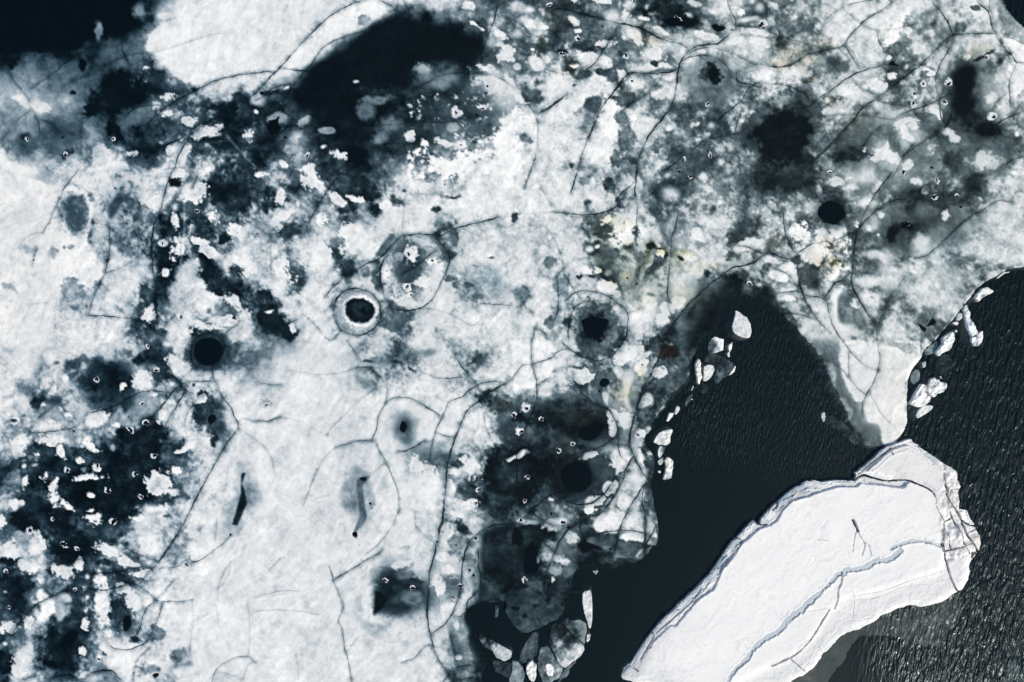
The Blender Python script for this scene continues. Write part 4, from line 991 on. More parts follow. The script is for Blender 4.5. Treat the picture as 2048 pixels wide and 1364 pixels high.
# faint warm stain on the far left snow and right shore
warm = np.exp(-(((XX-60)/120)**2+((YY-560)/330)**2))*.6+np.exp(-(((XX-1790)/60)**2+((YY-800)/110)**2))*.8
RGB = RGB*(1+warm[..., None]*np.array((.02, -.012, -.04))*1.0)
Xw, Yw = to_world(XX, YY)
sheet = grid_mesh('ice_sheet', Xw, Yw, Zs, RGB, Zs > -3.0, M_ICE)
tag(sheet, 'huge floating sheet of patchy snow and dark wet ice, webbed with cracks and melt holes', 'ice sheet')
def sample(a, x, y):
    i = min(max(int(round((x-X0)/ST)), 0), NX-1); j = min(max(int(round((y-Y0)/ST)), 0), NY-1); return a[j, i]

# cracks: narrow strips of melt water lying in the surface
def ribbon(P, wd, dk, zf, colf, seed, tf=lambda x, y: 0.):
    r = np.random.default_rng(seed); n = len(P); V = []; F = []; K = []
    ph = r.uniform(0, 9, 6)
    for i, (x, y) in enumerate(P):
        a = P[max(i-1, 0)]; b_ = P[min(i+1, n-1)]; tx, ty = b_[0]-a[0], b_[1]-a[1]; L_ = math.hypot(tx, ty)+1e-6
        nx_, ny_ = -ty/L_, tx/L_
        s = i*1.0
        v = .85+.28*math.sin(s*.23+ph[0])+.22*math.sin(s*.61+ph[1])+.18*math.sin(s*1.7+ph[2])
        end = min(1, (i+.4)/3, (n-.6-i)/3)
        w_ = max(.30, wd*.46*v*end)
        jx = .55*math.sin(s*.9+ph[3])+.35*math.sin(s*2.3+ph[4]); x += nx_*jx; y += ny_*jx
        lt = float(smooth(.6, .85, tf(x, y))); w_ *= 1-.32*lt
        f = (1-(.25 if dk > .55 else .66)*lt)*np.clip(1.25*dk**1.5*(1.+.35*math.sin(s*.17+ph[5])+.12*math.sin(s*1.1+ph[1])), .06, .92)*(.5+.5*end)
        for sg in (-1, 1):
            px, py = x+sg*nx_*w_/1, y+sg*ny_*w_/1
            z = zf(x, y); X, Y = to_world(px, py, z); V.append((X, Y, z))
            K.append(colf(x, y)*(1-f)+np.array((.002, .008, .011))*f)
        if i: F.append((2*i-2, 2*i-1, 2*i+1, 2*i))
    return V, F, K
def resample(P, step=4.):
    out = [P[0]]; acc = 0
    for a, b_ in zip(P[:-1], P[1:]):
        d = math.hypot(b_[0]-a[0], b_[1]-a[1])
        if d < 1e-6: continue
        t = step-acc
        while t <= d: out.append((a[0]+(b_[0]-a[0])*t/d, a[1]+(b_[1]-a[1])*t/d)); t += step
        acc = d-(t-step)
    out.append(P[-1]); return out
def crack_len(c):
    P = [p for p in c[2] if -10 < p[0] < 2058 and -10 < p[1] < 1374]
    return sum(math.hypot(a[0]-b_[0], a[1]-b_[1]) for a, b_ in zip(P[:-1], P[1:]))*c[0]*c[1]
order = sorted(range(len(cracks)), key=lambda i: -crack_len(cracks[i]))
rest = ([], [], [])
zf = lambda x, y: float(max(sample(Zs, x, y), sample(Zs, x+2, y), sample(Zs, x, y+2), sample(Zs, x-2, y), sample(Zs, x, y-2)))+.022
cf = lambda x, y: sample(RGB, x, y)
for rank, i in enumerate(order):
    wd, dk, P = cracks[i]; P = resample(P)
    if len(P) < 3: continue
    V, F, K = ribbon(P, wd, dk, zf, cf, i, lambda x, y: sample(T, x, y))
    if rank < 99:
        c0 = V[len(V)//2]; poly_mesh('crack', V, F, M_CRACK, sheet, K, (c0[0], c0[1], 0))
    else:
        k0 = len(rest[0]); rest[0].extend(V); rest[1].extend([tuple(k0+j for j in f) for f in F]); rest[2].extend(K)
tag(poly_mesh('hairline_crack', rest[0], rest[1], M_CRACK, sheet, rest[2]), kind='stuff')

# small rimmed melt holes
def hole(x, y, r, seed, rim=True, poly=None, name='melt_hole'):
    g = np.random.default_rng(seed); n = 18; ang = np.linspace(0, 2*math.pi, n, endpoint=False)
    z = zf(x, y) if poly is None else .15
    if poly is None:
        el = g.uniform(.55, .95); ro = g.uniform(0, math.pi)
        rr = r*(.62+.16*np.sin(2*ang+g.uniform(0, 6))+.12*np.sin(3*ang+g.uniform(0, 6))+.10*np.sin(5*ang+g.uniform(0, 6)))
        qx = rr*np.cos(ang); qy = rr*np.sin(ang)*el
        px = x+qx*math.cos(ro)-qy*math.sin(ro); py = y+qx*math.sin(ro)+qy*math.cos(ro)
    else:
        Q = resample(spline(poly+[poly[0]], 3), 3.); px = np.array([q[0] for q in Q[:-1]]); py = np.array([q[1] for q in Q[:-1]])
        n = len(px); px = px+g.normal(0, .45, n); py = py+g.normal(0, .45, n)
    cx, cy = px.mean(), py.mean()
    V = [(*to_world(cx, cy, z), z+.012)]+[(*to_world(a, b_, z), z+.012) for a, b_ in zip(px, py)]
    F = [(0, 1+(i+1) % n, 1+i) for i in range(n)]
    X, Y = to_world(cx, cy)
    o = poly_mesh(name, V, F, M_POOL, sheet, None, (X, Y, 0))
    if rim:
        V = []; F = []
        for i in range(n):
            dx, dy = px[i]-cx, py[i]-cy; L_ = math.hypot(dx, dy)+1e-6; dx /= L_; dy /= L_
            th = r*(.26+.30*math.sin(ang[i]+seed)+.10*math.sin(3*ang[i]+2*seed)+.09*g.normal()) if poly is None else 1.2+.9*math.sin(i*.35+seed)+.5*g.normal()
            th = max(.12, th)
            for q, (o_, h) in enumerate(((-.15, .0), (.25, .05), (.7, .045), (1.1, -.03))):
                a = px[i]+dx*th*o_*1.5; b_ = py[i]+dy*th*o_*1.5; V.append((*to_world(a, b_, z), z+h+.018*g.random()))
            j = (i+1) % n
            for q in range(3): F.append((4*i+q, 4*j+q, 4*j+q+1, 4*i+q+1))
        rm = poly_mesh('slush_rim', V, F, M_SLUSH, None, None, (X, Y, 0)); rm.parent = o; rm.location = (0, 0, 0)
    return o
big = sorted(range(len(holes)), key=lambda i: -holes[i][2])
npool = 0
for line in POOLS.strip().split('\n'):
    h, body = line.split('|'); bx, by, rm = map(int, h.split()); P = block(bx, by, pts(body)); npool += 1
    cx = sum(p[0] for p in P)/len(P); cy = sum(p[1] for p in P)/len(P)
    hole(cx, cy, 10, 500+npool, bool(rm), P)
left = 100-npool; tiny = []
for rank, i in enumerate(big):
    if rank < left: hole(*holes[i], i)
    else: tiny.append(i)
V = []; F = []
for i in tiny:
    x, y, r = holes[i]; z = zf(x, y)+.012; k0 = len(V); g = np.random.default_rng(i); V.append((*to_world(x, y, z), z))
    for a in range(9):
        q = r*.6*g.uniform(.7, 1.25); V.append((*to_world(x+q*math.cos(a*.698), y+q*math.sin(a*.698), z), z))
    F += [(k0, k0+1+(a+1) % 9, k0+1+a) for a in range(9)]
tag(poly_mesh('pinhole', V, F, M_POOL, sheet), kind='stuff')

# ---------------------------------------------------------------- the iceberg
BST = 1.0; bx0, by0, bx1, by1 = 1150, 850, 2010, 1540
bgx = np.arange(bx0, bx1+1, BST).astype(np.float32); bgy = np.arange(by0, by1+1, BST).astype(np.float32)
BX, BY = np.meshgrid(bgx, bgy)
def bblur(a, r):
    global ST
    s = ST; ST = BST; o = blur(a, r); ST = s; return o
def bn(c, o, g=.6, cy=None): 
    out = 0; a = 1
    for _ in range(o):
        out = out+a*vnoise(c, cy, bgx, bgy); a *= g; c /= 2; cy = cy/2 if cy else None
    return out/out.std()
OUT = chain("1400 900 5.328|80,1364 150,1270 250,1120 340,990 395,945 480,850 580,755 610,780 640,790 660,740 740,650 820,570 845,550 930,470 1040,390 1070,385 1150,330 1180,340 1230,325 1300,345 1480,325 1600,332 1655,330;"
 "1664 860 5.328|250,545 265,500 270,485 255,460 300,440 450,310 520,240 600,180 700,150 800,110 860,95 880,140 940,160 960,190 1040,240 1120,290 1240,380 1300,405 1350,450 1375,540 1410,620 1380,670 1385,850 1460,860 1490,930 1550,1010 1560,1070 1610,1130 1615,1230 1610,1310 1570,1340;"
 "1664 1108 5.328|1560,20 1510,90 1490,200 1470,330 1405,440 1350,400 1270,500 1150,540 980,560 850,570 700,610 600,650 540,660 400,780 220,850 130,860 60,950 0,1020;"
 "3 3|460,1150 430,1190 380,1250 310,1292 300,1300 250,1340 180,1364 100,1500 0,1800 -1300,1800 -1100,1500 -860,1364;"
 "1230 1108 5.328|40,1364 90,1290 160,1210 230,1090 300,980 390,850 500,720 640,590 690,530 730,500 880,360 1050,180 1190,20")
PLAT = chain("1230 1108 5.328|-200,2200 200,1364 300,1150 420,940 600,770 650,790 700,720 830,570 930,470 1060,390 1100,300 1150,180 1280,30;"
 "1400 900 5.328|450,1000 560,920 640,850 760,810 830,760 900,640 990,550 1180,500 1300,450 1500,395 1680,400 1740,345;"
 "1664 860 5.328|330,570 500,590 640,612 780,620 830,560 950,590 1060,660 1120,740 1130,830 1190,940 1180,1050 1150,1180 1220,1300;"
 "1664 1108 5.328|1230,80 1180,190 950,260 800,310 550,400 330,440 200,460 80,530 40,600;3 3|500,790 440,900 360,1030 250,1140 100,1220 0,1260 -500,1500 -700,1900")
LOBE = chain("1664 860 5.328|310,480 400,430 520,320 640,215 820,160 900,200 1050,310 1200,430 1225,560 1200,600 1160,670 1080,615 1000,565 860,532 760,512 700,505 560,465 400,450 350,465")
FOOT = chain("1664 1108 5.328|100,700 540,640 900,600 1220,500 1400,420 1490,330 1450,470 1460,650 1430,760 1370,850 1280,890 1280,1020 1240,1060 1060,1040 950,1000 780,960 600,940 480,920 380,940 260,1040 200,1180 100,1300 -60,1500 -400,1500 -500,1300")
mB = fillpoly(OUT, bgx, bgy).astype(np.float32); mA = fillpoly(PLAT, bgx, bgy).astype(np.float32); mL = fillpoly(LOBE, bgx, bgy).astype(np.float32); mF = fillpoly(FOOT, bgx, bgy).astype(np.float32)
bn1 = bn(24, 4); bn2 = bn(6, 3, .8); bn3 = bn(90, 4)
se = smooth(-60, 60, (BX-1640)*.35+(BY-1170)*1.0)      # 1 on the gentle south-east flank
mBs = bblur(mB, 1.2)+.05*bn2; mBw = bblur(mB, 13)+.05*bn1
hB = smooth(.35, .65, mBs)*(1-se)+smooth(.10, .85, mBw)*se
mAs = bblur(mA, 1.3)+.07*bn2+.03*bn1; mAw = bblur(mA, 12)
hA = smooth(.28, .72, bblur(mA, 2.2)+.06*bn2+.05*bn1)*(1-se)+smooth(.1, .9, mAw)*se
hL = smooth(.36, .66, bblur(mL, 2.0)+.06*bn2)
dB = polydist(OUT+[OUT[0]], bgx, bgy)
streak_src = np.random.default_rng(3).standard_normal(400)
ds = dB*.5+1.1*bn1+.5*bn2
streak = np.interp(ds.ravel(), np.arange(400)*1.0, streak_src).reshape(ds.shape)*np.exp(-dB/16)
nw = (1-se)
bstr = streaks(BX+6*bn1, BY+6*bn1, -40, 70, 12, 77, 3); bstr2 = streaks(BX, BY+3*bn1, 25, 14, 5, 87, 3)
Hb = -.25+.60*hB+.22*np.maximum(hA, hL)*hB
Hb = Hb+mB*(.035*streak*(1-hA*.92)*(.4+.6*nw)*1.4+.008*bn2*(1-.9*np.maximum(hA, hL))+.015*bn3+.006*bn1+.006*bstr+.0025*bstr2)
# blocky broken rim at the right
right = smooth(1885, 1900, BX)*smooth(1140, 1120, BY) if False else np.clip((BX-1880)/12, 0, 1)*np.clip((1130-BY)/10, 0, 1)
Hb = Hb+right*mB*.11*bn(13, 3)
blue = np.clip((1-np.maximum(hA, hL))*hB, 0, 1)*nw*smooth(-.6, .9, -streak+.5*bn1)*.8*np.clip((1890-BX)/20+ .12, .12, 1)  # blue ice ledges, plus bluish shade of the upper-left walls put into colour
TR = [  # width, depth, blueness (floor shade put into the colour), points
 (10.5, .11, .85, "1230 1108 5.328|1190,1400 1210,1364 1290,1240 1400,1130 1480,1010 1540,960 1650,880 1720,850 1790,790 1820,720 1860,690 1960,620 2030,560;1664 1108 5.328|0,300 60,230 130,205 160,168 270,170 380,130 470,80 560,70 640,50;1664 860 5.328|690,1330 735,1280"),
 (8, .09, .75, "1664 860 5.328|650,1262 720,1228 800,1200 900,1185 1000,1190 1100,1215 1200,1250"),
 (9, .14, .8, "1664 860 5.328|1010,1195 1100,1215 1190,1230"),
 (8, .12, .55, "1664 860 5.328|350,520 430,545 600,580 700,590 790,575"),
 (3.0, .7, .7, "1664 860 5.328|255,545 350,490 430,510 600,550 760,540 850,550 950,590 1050,635 1110,690 1130,760 1122,800 1190,940 1215,1000 1215,1150 1230,1364;1664 1108 5.328|1240,90 1290,270 1350,390 1400,440"),
 (5, .15, .7, "1664 860 5.328|1190,1060 1195,1200 1205,1300"),
 (3.4, .5, .8, "1664 860 5.328|1240,690 1290,790 1370,900 1420,1020 1450,1110 1540,1230 1600,1325"),
 (4, .5, .8, "1664 860 5.328|1215,470 1225,580 1250,640 1240,690"),
 (2.2, .3, .5, "1664 860 5.328|1280,880 1330,990 1390,1100 1430,1220 1500,1330"),
 (2, .3, .4, "1664 860 5.328|1215,1000 1290,960"), (2, .3, .4, "1664 860 5.328|1230,1310 1430,1250 1520,1215"),
 (2, .3, .4, "1664 860 5.328|1450,1110 1560,1075"), (1.8, .3, .4, "1664 860 5.328|1400,960 1480,1020 1550,1035"),
 (2, .2, .4, "1664 860 5.328|1270,690 1290,650 1380,640"), (1.8, .15, .4, "1664 860 5.328|1225,1060 1260,1150 1300,1290"),
 (3.6, .7, .8, "1664 860 5.328|238,965 268,1030 290,1085"),
 (1.5, .15, .4, "1664 860 5.328|270,1080 245,1170 230,1300"), (1.6, .18, .4, "1664 860 5.328|290,1100 350,1200 360,1240 330,1340"), (1.5, .15, .4, "1664 860 5.328|350,1200 400,1230 430,1340"),
 (2.4, .4, .6, "1664 1108 5.328|118,200 110,310 80,380 70,500 40,590"),
 (2.8, .3, .8, "3 3|500,790 440,890 380,990 310,1080 220,1160 120,1210 40,1245"), (1.6, .3, .3, "3 3|190,1190 260,1250 312,1295"),
 (1.5, .08, .2, "3 3|660,630 700,700 690,860"), (1.4, .05, .1, "3 3|320,800 500,770 600,740"),
 (2, .25, .4, "1664 860 5.328|300,470 480,335 645,215"), (1.6, .2, .4, "1664 860 5.328|330,440 500,300 660,195"), (2, .3, .3, "1664 860 5.328|630,200 660,265"),
 (1.4, .12, .3, "1400 900 5.328|1255,955 1300,958 1370,965"),
 (3, .4, .9, "1400 900 5.328|815,555 840,580 830,620 790,650"), (3, .4, .8, "1400 900 5.328|590,750 640,800 720,805"), (2, .3, .8, "1400 900 5.328|395,945 440,960"),
 (2, .3, .8, "1230 1108 5.328|390,850 420,890 300,1100 280,1150"), (2, .3, .8, "1230 1108 5.328|200,1230 250,1260"), (2, .2, .6, "1230 1108 5.328|640,590 690,610"),
 (2, .25, .7, "1230 1108 5.328|930,380 830,520 640,690 440,860"), (2, .2, .7, "1400 900 5.328|460,990 380,1100 200,1280"), (2, .2, .7, "1400 900 5.328|900,540 1050,470 1170,450"),
 (1.4, .08, .3, "1664 1108 5.328|200,460 330,440 550,400 800,305 950,262 1180,192"), (1.2, .05, .2, "1664 1108 5.328|260,500 500,470 800,350 1100,330"),
 (1.2, .05, .2, "1664 1108 5.328|60,620 250,660 450,660 520,640"), (1.2, .06, .2, "1664 1108 5.328|210,715 300,720 480,680"),
]
bcr = []
for wd, dp, bl, spec in TR:
    P = spline(chain(spec), 4); bcr.append((wd, dp, P))
    xs = [p[0] for p in P]; ys = [p[1] for p in P]
    i0, i1 = max(0, int(min(xs)-14-bx0)), int(max(xs)+14-bx0); j0, j1 = max(0, int(min(ys)-14-by0)), min(len(bgy), int(max(ys)+14-by0)); w = (slice(j0, j1), slice(i0, i1))
    d = polydist(P, bgx[w[1]], bgy[w[0]])+(.09*wd*bn2[w]+.10*wd*bn1[w])
    m_ = 1-smooth(wd*.33, wd*.60, d)
    Hb[w] -= dp*m_*np.clip(mB[w], 0, 1)*(1+.08*bn2[w]); blue[w] = np.maximum(blue[w], bl*m_*.85)
foot = smooth(.15, .8, bblur(mF, 3.5)+.10*bn1+.04*bn2)
bump_ = np.exp(-(((BX-1878)/20)**2+((BY-1240)/20)**2))+.5*np.exp(-(((BX-1850)/30)**2+((BY-1262)/22)**2))
zfoot = -.62+.07*bn1+.05*bn3+.40*bump_
low_ = np.where(foot > .02, -5+foot*(5+zfoot), -5)
skirt = -4.5+4.4*smooth(.0, .5, bblur(mB, 8)*.9*(1-se)+bblur(mB, 15)*.93*se)*(.35+.65*se)
Hb = np.where(Hb > -.02, Hb, np.maximum(np.minimum(Hb, skirt), low_))
warmb = np.clip(mL*.5*smooth(.2, 1.6, bn1)*.7+right*.8*smooth(-.3, 1.4, bn1), 0, 1)
gl_t = .955+.012*bn1+.006*bn2-.03*smooth(.3, 2., bstr)-.02*smooth(.5, 2, bn3)
gl_t = gl_t-.10*smooth(0, 1, (1-hA))*se*(.6+.3*bn1*.5)-.08*mL
white = lin(np.stack([236*np.ones_like(BX), 235*np.ones_like(BX), 232*np.ones_like(BX)], -1))*gl_t[..., None]
bcol = lin([166, 178, 188]); wcol = lin([186, 174, 164])
RB = white*(1-blue[..., None])+bcol*blue[..., None]
RB = RB*(1-warmb[..., None]*.5)+wcol*warmb[..., None]*.5
lip = np.clip(bblur((blue > .5).astype(np.float32), 3.5)-blue, 0, 1)*mB; Hb = Hb+.10*lip*(1+.3*bn2)
gold = np.clip(nw*np.exp(-((dB-11)/5)**2)*smooth(.2, 1.4, streak+.4*bn1), 0, 1)*.55*np.clip((1780-BX)/40, 0, 1)
RB = RB*(1-gold[..., None])+lin([226, 214, 196])*gold[..., None]
teal = np.exp(-(dB/5.5)**2)*nw*mB*smooth(-1.2, .8, bn1+.5*streak)*.7*np.clip((1800-BX)/50, 0, 1)
RB = RB*(1-teal[..., None])+lin([92, 124, 140])*teal[..., None]
flank = se*mB*np.exp(-dB/34)*np.clip((1900-BX)/40, 0, 1)
fl = flank*np.clip(.55+.30*streaks(BX+4*bn1, BY+4*bn1, -24, 120, 5, 61, 3)+.2*bn3, 0, 1)*.75
RB = RB*(1-fl[..., None])+lin([186, 190, 192])*fl[..., None]
pits = smooth(1.1, 2.3, bn2+.6*bn1)*mB*.10; RB = RB*(1-pits[..., None])
under_w = smooth(.05, -.3, Hb) if False else np.clip((-.05-Hb)/.4, 0, 1)
RB = RB*(1-under_w[..., None]*.8)+np.array((.075, .085, .078))*(1+.45*bn1+.3*bn3)[..., None].clip(.2, 2.2)*under_w[..., None]*.8
Xb, Yb = to_world(BX, BY, .8)
Xc, Yc = to_world(1640, 1160, .8)
berg = grid_mesh('iceberg', Xb, Yb, Hb, RB, Hb > -3.0, M_BERG, None, (Xc, Yc, 0))
tag(berg, 'thick white snow covered ice floe with blue edges and a winding trench, lower right', 'iceberg')
def bs(a, x, y):
    i = min(max(int(round(x-bx0)), 0), len(bgx)-1); j = min(max(int(round(y-by0)), 0), len(bgy)-1); return a[j, i]
for k, (wd, dp, P) in enumerate(bcr):
    if dp < .28 or wd > 5: continue
    P = resample(P, 3.)
    if dp < .4 and wd < 2.6: dp_ = .45
    else: dp_ = .8
    zfb = lambda x, y: float(bs(Hb, x, y))+.03
    V, F, K = ribbon(P, .7+wd*.13, dp_, zfb, lambda x, y: np.array((.10, .15, .18)), 900+k)
    V = [(v[0]*99.2/(CAM_H-v[2]), v[1]*99.2/(CAM_H-v[2]), v[2]) for v in V]
    V = [v for v in V]
    c0 = V[len(V)//2]; poly_mesh('crack', V, F, M_CRACK, berg, K, (c0[0], c0[1], 0))

# ---------------------------------------------------------------- loose floes and ice chunks
fcount = 0
def floe(name, cat, label, P, top, tone, soft=1.2, skirt_=5., rough=.5, warm_=0., blue_=0., group=None, grade=None, bumpy=.05):
    """a slab of ice: traced outline, real thickness, flanks that run down under water"""
    global fcount, ST; fcount += 1
    r = np.random.default_rng(50+fcount)
    xs = [p[0] for p in P]; ys = [p[1] for p in P]; pad = skirt_*3+4; st = .8
    fx = np.arange(min(xs)-pad, max(xs)+pad, st).astype(np.float32); fy = np.arange(min(ys)-pad, max(ys)+pad, st).astype(np.float32)
    mk = fillpoly(P, fx, fy).astype(np.float32)
    def nz_(c, o):
        out = 0; a = 1
        for _ in range(o): out = out+a*vnoise(c, c, fx, fy); a *= .65; c /= 2
        return out/(out.std()+1e-6)
    a1 = nz_(12, 3); a2 = nz_(4, 2)
    s0 = ST; ST = st; m1 = blur(mk, soft); m2 = blur(mk, skirt_); ST = s0
    m1 = m1+rough*.10*a2
    e = smooth(.36, .62, m1)
    Z = e*(top+bumpy*a1*min(1, top*4)+bumpy*.4*a2)+(1-e)*np.minimum(-.08-2.4*(1-smooth(.0, .55, m2)), -.04)
    FX, FY = np.meshgrid(fx, fy)
    t = tone+.045*a1+.02*a2
    if grade:
        gx_, gy_, g0, g1 = grade; u = ((FX-min(xs))*gx_+(FY-min(ys))*gy_)/(abs(gx_)*(max(xs)-min(xs))+abs(gy_)*(max(ys)-min(ys)))
        if gx_ < 0: u += 1
        u = np.clip(u+.12*a1, 0, 1); t = t+1.25*(g0+(g1-g0)*smooth(.12, .88, u))
    t = np.clip(t, .03, .99)
    R_ = tone_rgb(t, .75+0*t)
    if warm_: R_ = R_*(1+warm_*np.array((.03, -.02, -.10))*smooth(-.5, 1.2, a1)[..., None])
    if blue_: R_ = R_*(1-blue_*smooth(-.8, .8, a1)[..., None]*np.array((.35, .12, .05)))
    X, Y = to_world(FX, FY, max(top, 0)*.7); cx, cy = to_world(sum(xs)/len(xs), sum(ys)/len(ys), max(top, 0)*.7)
    o = grid_mesh(name, X, Y, Z, R_, Z > -1.7, M_FLOE, None, (cx, cy, 0))
    tag(o, label, cat, group); return o
f6 = lambda s: chain("1280 580 6.82|"+s); f7 = lambda s: chain("1280 760 6.2|"+s); f8 = lambda s: chain("1790 540 4.263|"+s); f5 = lambda s: chain("900 1150 6.375|"+s)
GA = 'ice chunks along the left shore of the inlet'; GB = 'ice chunks on the rippled water to the right'; GC = 'broken floes at the bottom of the dark bay'
floe('ice_floe', 'ice floe', 'rounded white ice floe with a bump on top, at the head of the dark inlet', f6("1290,265 1380,310 1390,340 1460,370 1500,440 1520,520 1525,600 1490,660 1400,645 1330,620 1260,560 1250,480 1290,370"), .16, .80, 2.2, 9, .5, group=GA, bumpy=.03)
floe('ice_floe', 'ice floe', 'pale square floe with a jagged top and grey soft left side, below the rounded floe', f6("1015,635 1060,640 1095,665 1150,655 1140,720 1140,830 1050,850 960,890 920,860 920,720 980,650"), .12, .74, 1.8, 6, 1, group=GA, grade=(1, 0, -.36, .16))
floe('ice_chunk', 'ice chunk', 'small narrow white sliver at the water side of the square floe', f6("1290,690 1260,730 1258,790 1230,845 1222,930 1190,900 1185,860 1215,840 1200,790 1210,740"), .14, .80, 1.0, 4, .6, group=GA)
floe('ice_chunk', 'ice chunk', 'tall narrow cream block of ice standing upright beside the shore of the inlet', f6("795,925 830,990 830,1100 850,1180 820,1250 805,1305 780,1250 760,1130 750,1010"), .4, .90, .9, 3, 1.2, .8, group=GA, bumpy=.09)
floe('ice_floe', 'ice floe', 'pale leaf shaped floe right of the tall narrow block', f6("870,1040 930,1015 1000,1020 1020,1080 1000,1150 950,1210 890,1250 855,1230 870,1170"), .13, .84, 1.2, 4, .8, group=GA)
floe('ice_floe', 'ice floe', 'dark translucent disc shaped floe behind the pale leaf shaped one', f6("860,980 900,900 1010,860 1100,900 1200,950 1280,1000 1305,1050 1300,1100 1210,1170 1120,1200 1060,1290 1020,1260 1010,1180 1030,1090 1000,1010"), .04, .24, 2.0, 5, .5, group=GA, grade=(1, 0, -.06, .06))
floe('ice_chunk', 'ice chunk', 'thin white crescent of ice on the rim of the dark disc floe', f6("1305,1045 1295,1110 1250,1150 1200,1172 1230,1120 1270,1070 1295,1020"), .2, .90, .8, 3, .8, group=GA)
floe('ice_chunk', 'ice chunk', 'tiny white splinter of ice above the grey wedge', f7("660,65 662,95 645,135 628,138 640,110 652,75"), .18, .92, .6, 2, .5, group=GA)
floe('ice_floe', 'ice floe', 'dark grey wedge of thin ice with one bright corner', f7("560,260 590,210 660,160 655,190 640,240 600,280 575,340 555,320"), .04, .34, 1.2, 3, .5, group=GA)
floe('ice_chunk', 'ice chunk', 'very small bright white crumb beside the grey wedge', f7("635,232 655,228 655,248 640,252"), .12, .95, .6, 2, .3, group=GA)
floe('ice_floe', 'ice floe', 'dim sunken grey fragment just right of the tall narrow block', f7("760,60 830,50 850,90 840,140 790,170 750,160 780,110"), .03, .18, 1.6, 3, .5, group=GA)
floe('ice_floe', 'ice floe', 'small oval grey white floe above the bright kite shaped one', f7("455,315 490,325 495,370 470,410 430,440 428,380"), .12, .72, 1.0, 3, .5, group=GA)
floe('ice_chunk', 'ice chunk', 'bright white kite shaped chunk of ice near the inlet shore', f7("360,405 422,408 405,455 350,515 322,517 345,460"), .3, .96, .8, 2.5, .6, group=GA)
floe('ice_floe', 'ice floe', 'large pale fin shaped floe with a pointed left end, biggest on the inlet shore', f7("165,770 190,710 240,650 320,615 410,605 400,650 375,710 375,780 330,815 270,800 230,808"), .16, .84, 1.2, 4, .7, .3, group=GA)
floe('ice_floe', 'ice floe', 'grey tail shaped floe hanging under the large pale fin', f7("240,818 320,822 305,880 270,940 230,975 220,930 222,870"), .08, .58, 1.2, 3, .7, group=GA, grade=(1, 0, .22, -.22))
floe('ice_floe', 'ice floe', 'small grey floe left of the cream block', f7("215,1005 260,970 295,955 300,1000 270,1050 235,1062"), .1, .70, 1.0, 3, .7, group=GA)
floe('ice_chunk', 'ice chunk', 'cream coloured ragged block of ice, lowest on the inlet shore', f7("300,990 340,955 375,965 410,1005 412,1060 400,1120 390,1210 345,1230 300,1247 275,1243 300,1170 320,1080"), .32, .86, 1.0, 3, 1.1, 1.0, group=GA, grade=(1, 0, -.2, .06), bumpy=.07)
floe('ice_chunk', 'ice chunk', 'round white knob of ice beside the cream block', f7("225,1125 245,1118 262,1135 250,1155 228,1155 220,1140"), .14, .92, .8, 3.5, .3, group=GA)
floe('ice_floe', 'ice floe', 'white crescent of ice alone in the inlet beside the white peninsula', chain("3 2|425,575 455,565 460,600 450,655 435,640 425,610"), .08, .70, 1.0, 3, .5)
floe('ice_floe', 'ice floe', 'grey band of thin ice fading under the inlet beside the peninsula', chain("3 2|450,580 560,610 640,680 700,760 740,840 700,840 620,760 520,700 455,660"), .02, .16, 3.0, 5, .6)
floe('ice_chunk', 'ice chunk', 'white block of ice close to the shore, highest of those on the right', f8("680,240 700,205 730,165 790,140 810,165 845,180 825,205 790,210 740,240 705,278"), .35, .88, 1.0, 3.5, 1.2, .2, group=GB, bumpy=.09)
floe('ice_chunk', 'ice chunk', 'long pale blue beam of ice pointing down from the shore', f8("575,330 605,290 625,345 640,350 650,430 680,480 708,540 680,560 650,568 625,520 600,440 590,370"), .4, .90, .9, 3, 1., group=GB, blue_=.5, bumpy=.08)
floe('ice_chunk', 'ice chunk', 'small pale blue block against the lower end of the long beam', f8("648,575 690,565 695,600 690,645 670,652 650,610"), .3, .88, .8, 2.5, .6, group=GB, blue_=.4)
floe('ice_chunk', 'ice chunk', 'pinkish white fang shaped chunk at the lower end of the long beam', f8("745,515 752,570 740,620 708,655 695,600 700,550"), .35, .88, .8, 3, .6, .7, group=GB)
floe('ice_chunk', 'ice chunk', 'blocky white lump of ice with a turquoise left face, touching the shore', f8("400,580 440,550 490,520 510,545 505,610 490,640 460,690 410,705 375,735 345,715 350,690 380,660 405,630"), .45, .88, 1.0, 3.5, 1.2, .4, group=GB, blue_=.25, bumpy=.08)
floe('ice_floe', 'ice floe', 'turquoise grey wedge of thin ice between shore and blocky lump', f8("250,690 300,640 365,600 370,650 340,695 290,725 250,725"), .06, .55, 1.5, 3, .6, group=GB, blue_=.5)
floe('ice_floe', 'ice floe', 'small grey floe squeezed between the shore and the long beam', f8("545,360 575,370 578,405 550,432 515,430 525,395"), .1, .72, 1.0, 3, .5, group=GB)
floe('ice_chunk', 'ice chunk', 'small white arrowhead of ice under the squeezed grey floe', f8("485,450 530,435 540,455 528,475"), .2, .93, .7, 2, .4, group=GB)
floe('ice_chunk', 'ice chunk', 'tiny white crumb above the blocky lump', f8("508,510 525,502 532,525 518,538"), .2, .92, .6, 2, .3, group=GB)
floe('ice_chunk', 'ice chunk', 'pair of glassy white splinters floating in the dark cove', f8("228,795 262,775 272,790 262,830 240,832"), .12, .80, .8, 2, 1.4, group=GB)
floe('ice_floe', 'ice floe', 'dark round slab of clear ice in the cove under the blocky lump', f8("380,720 440,715 490,750 495,820 470,880 420,900 350,870 340,800"), .02, .13, 3., 4, .5, group=GB)
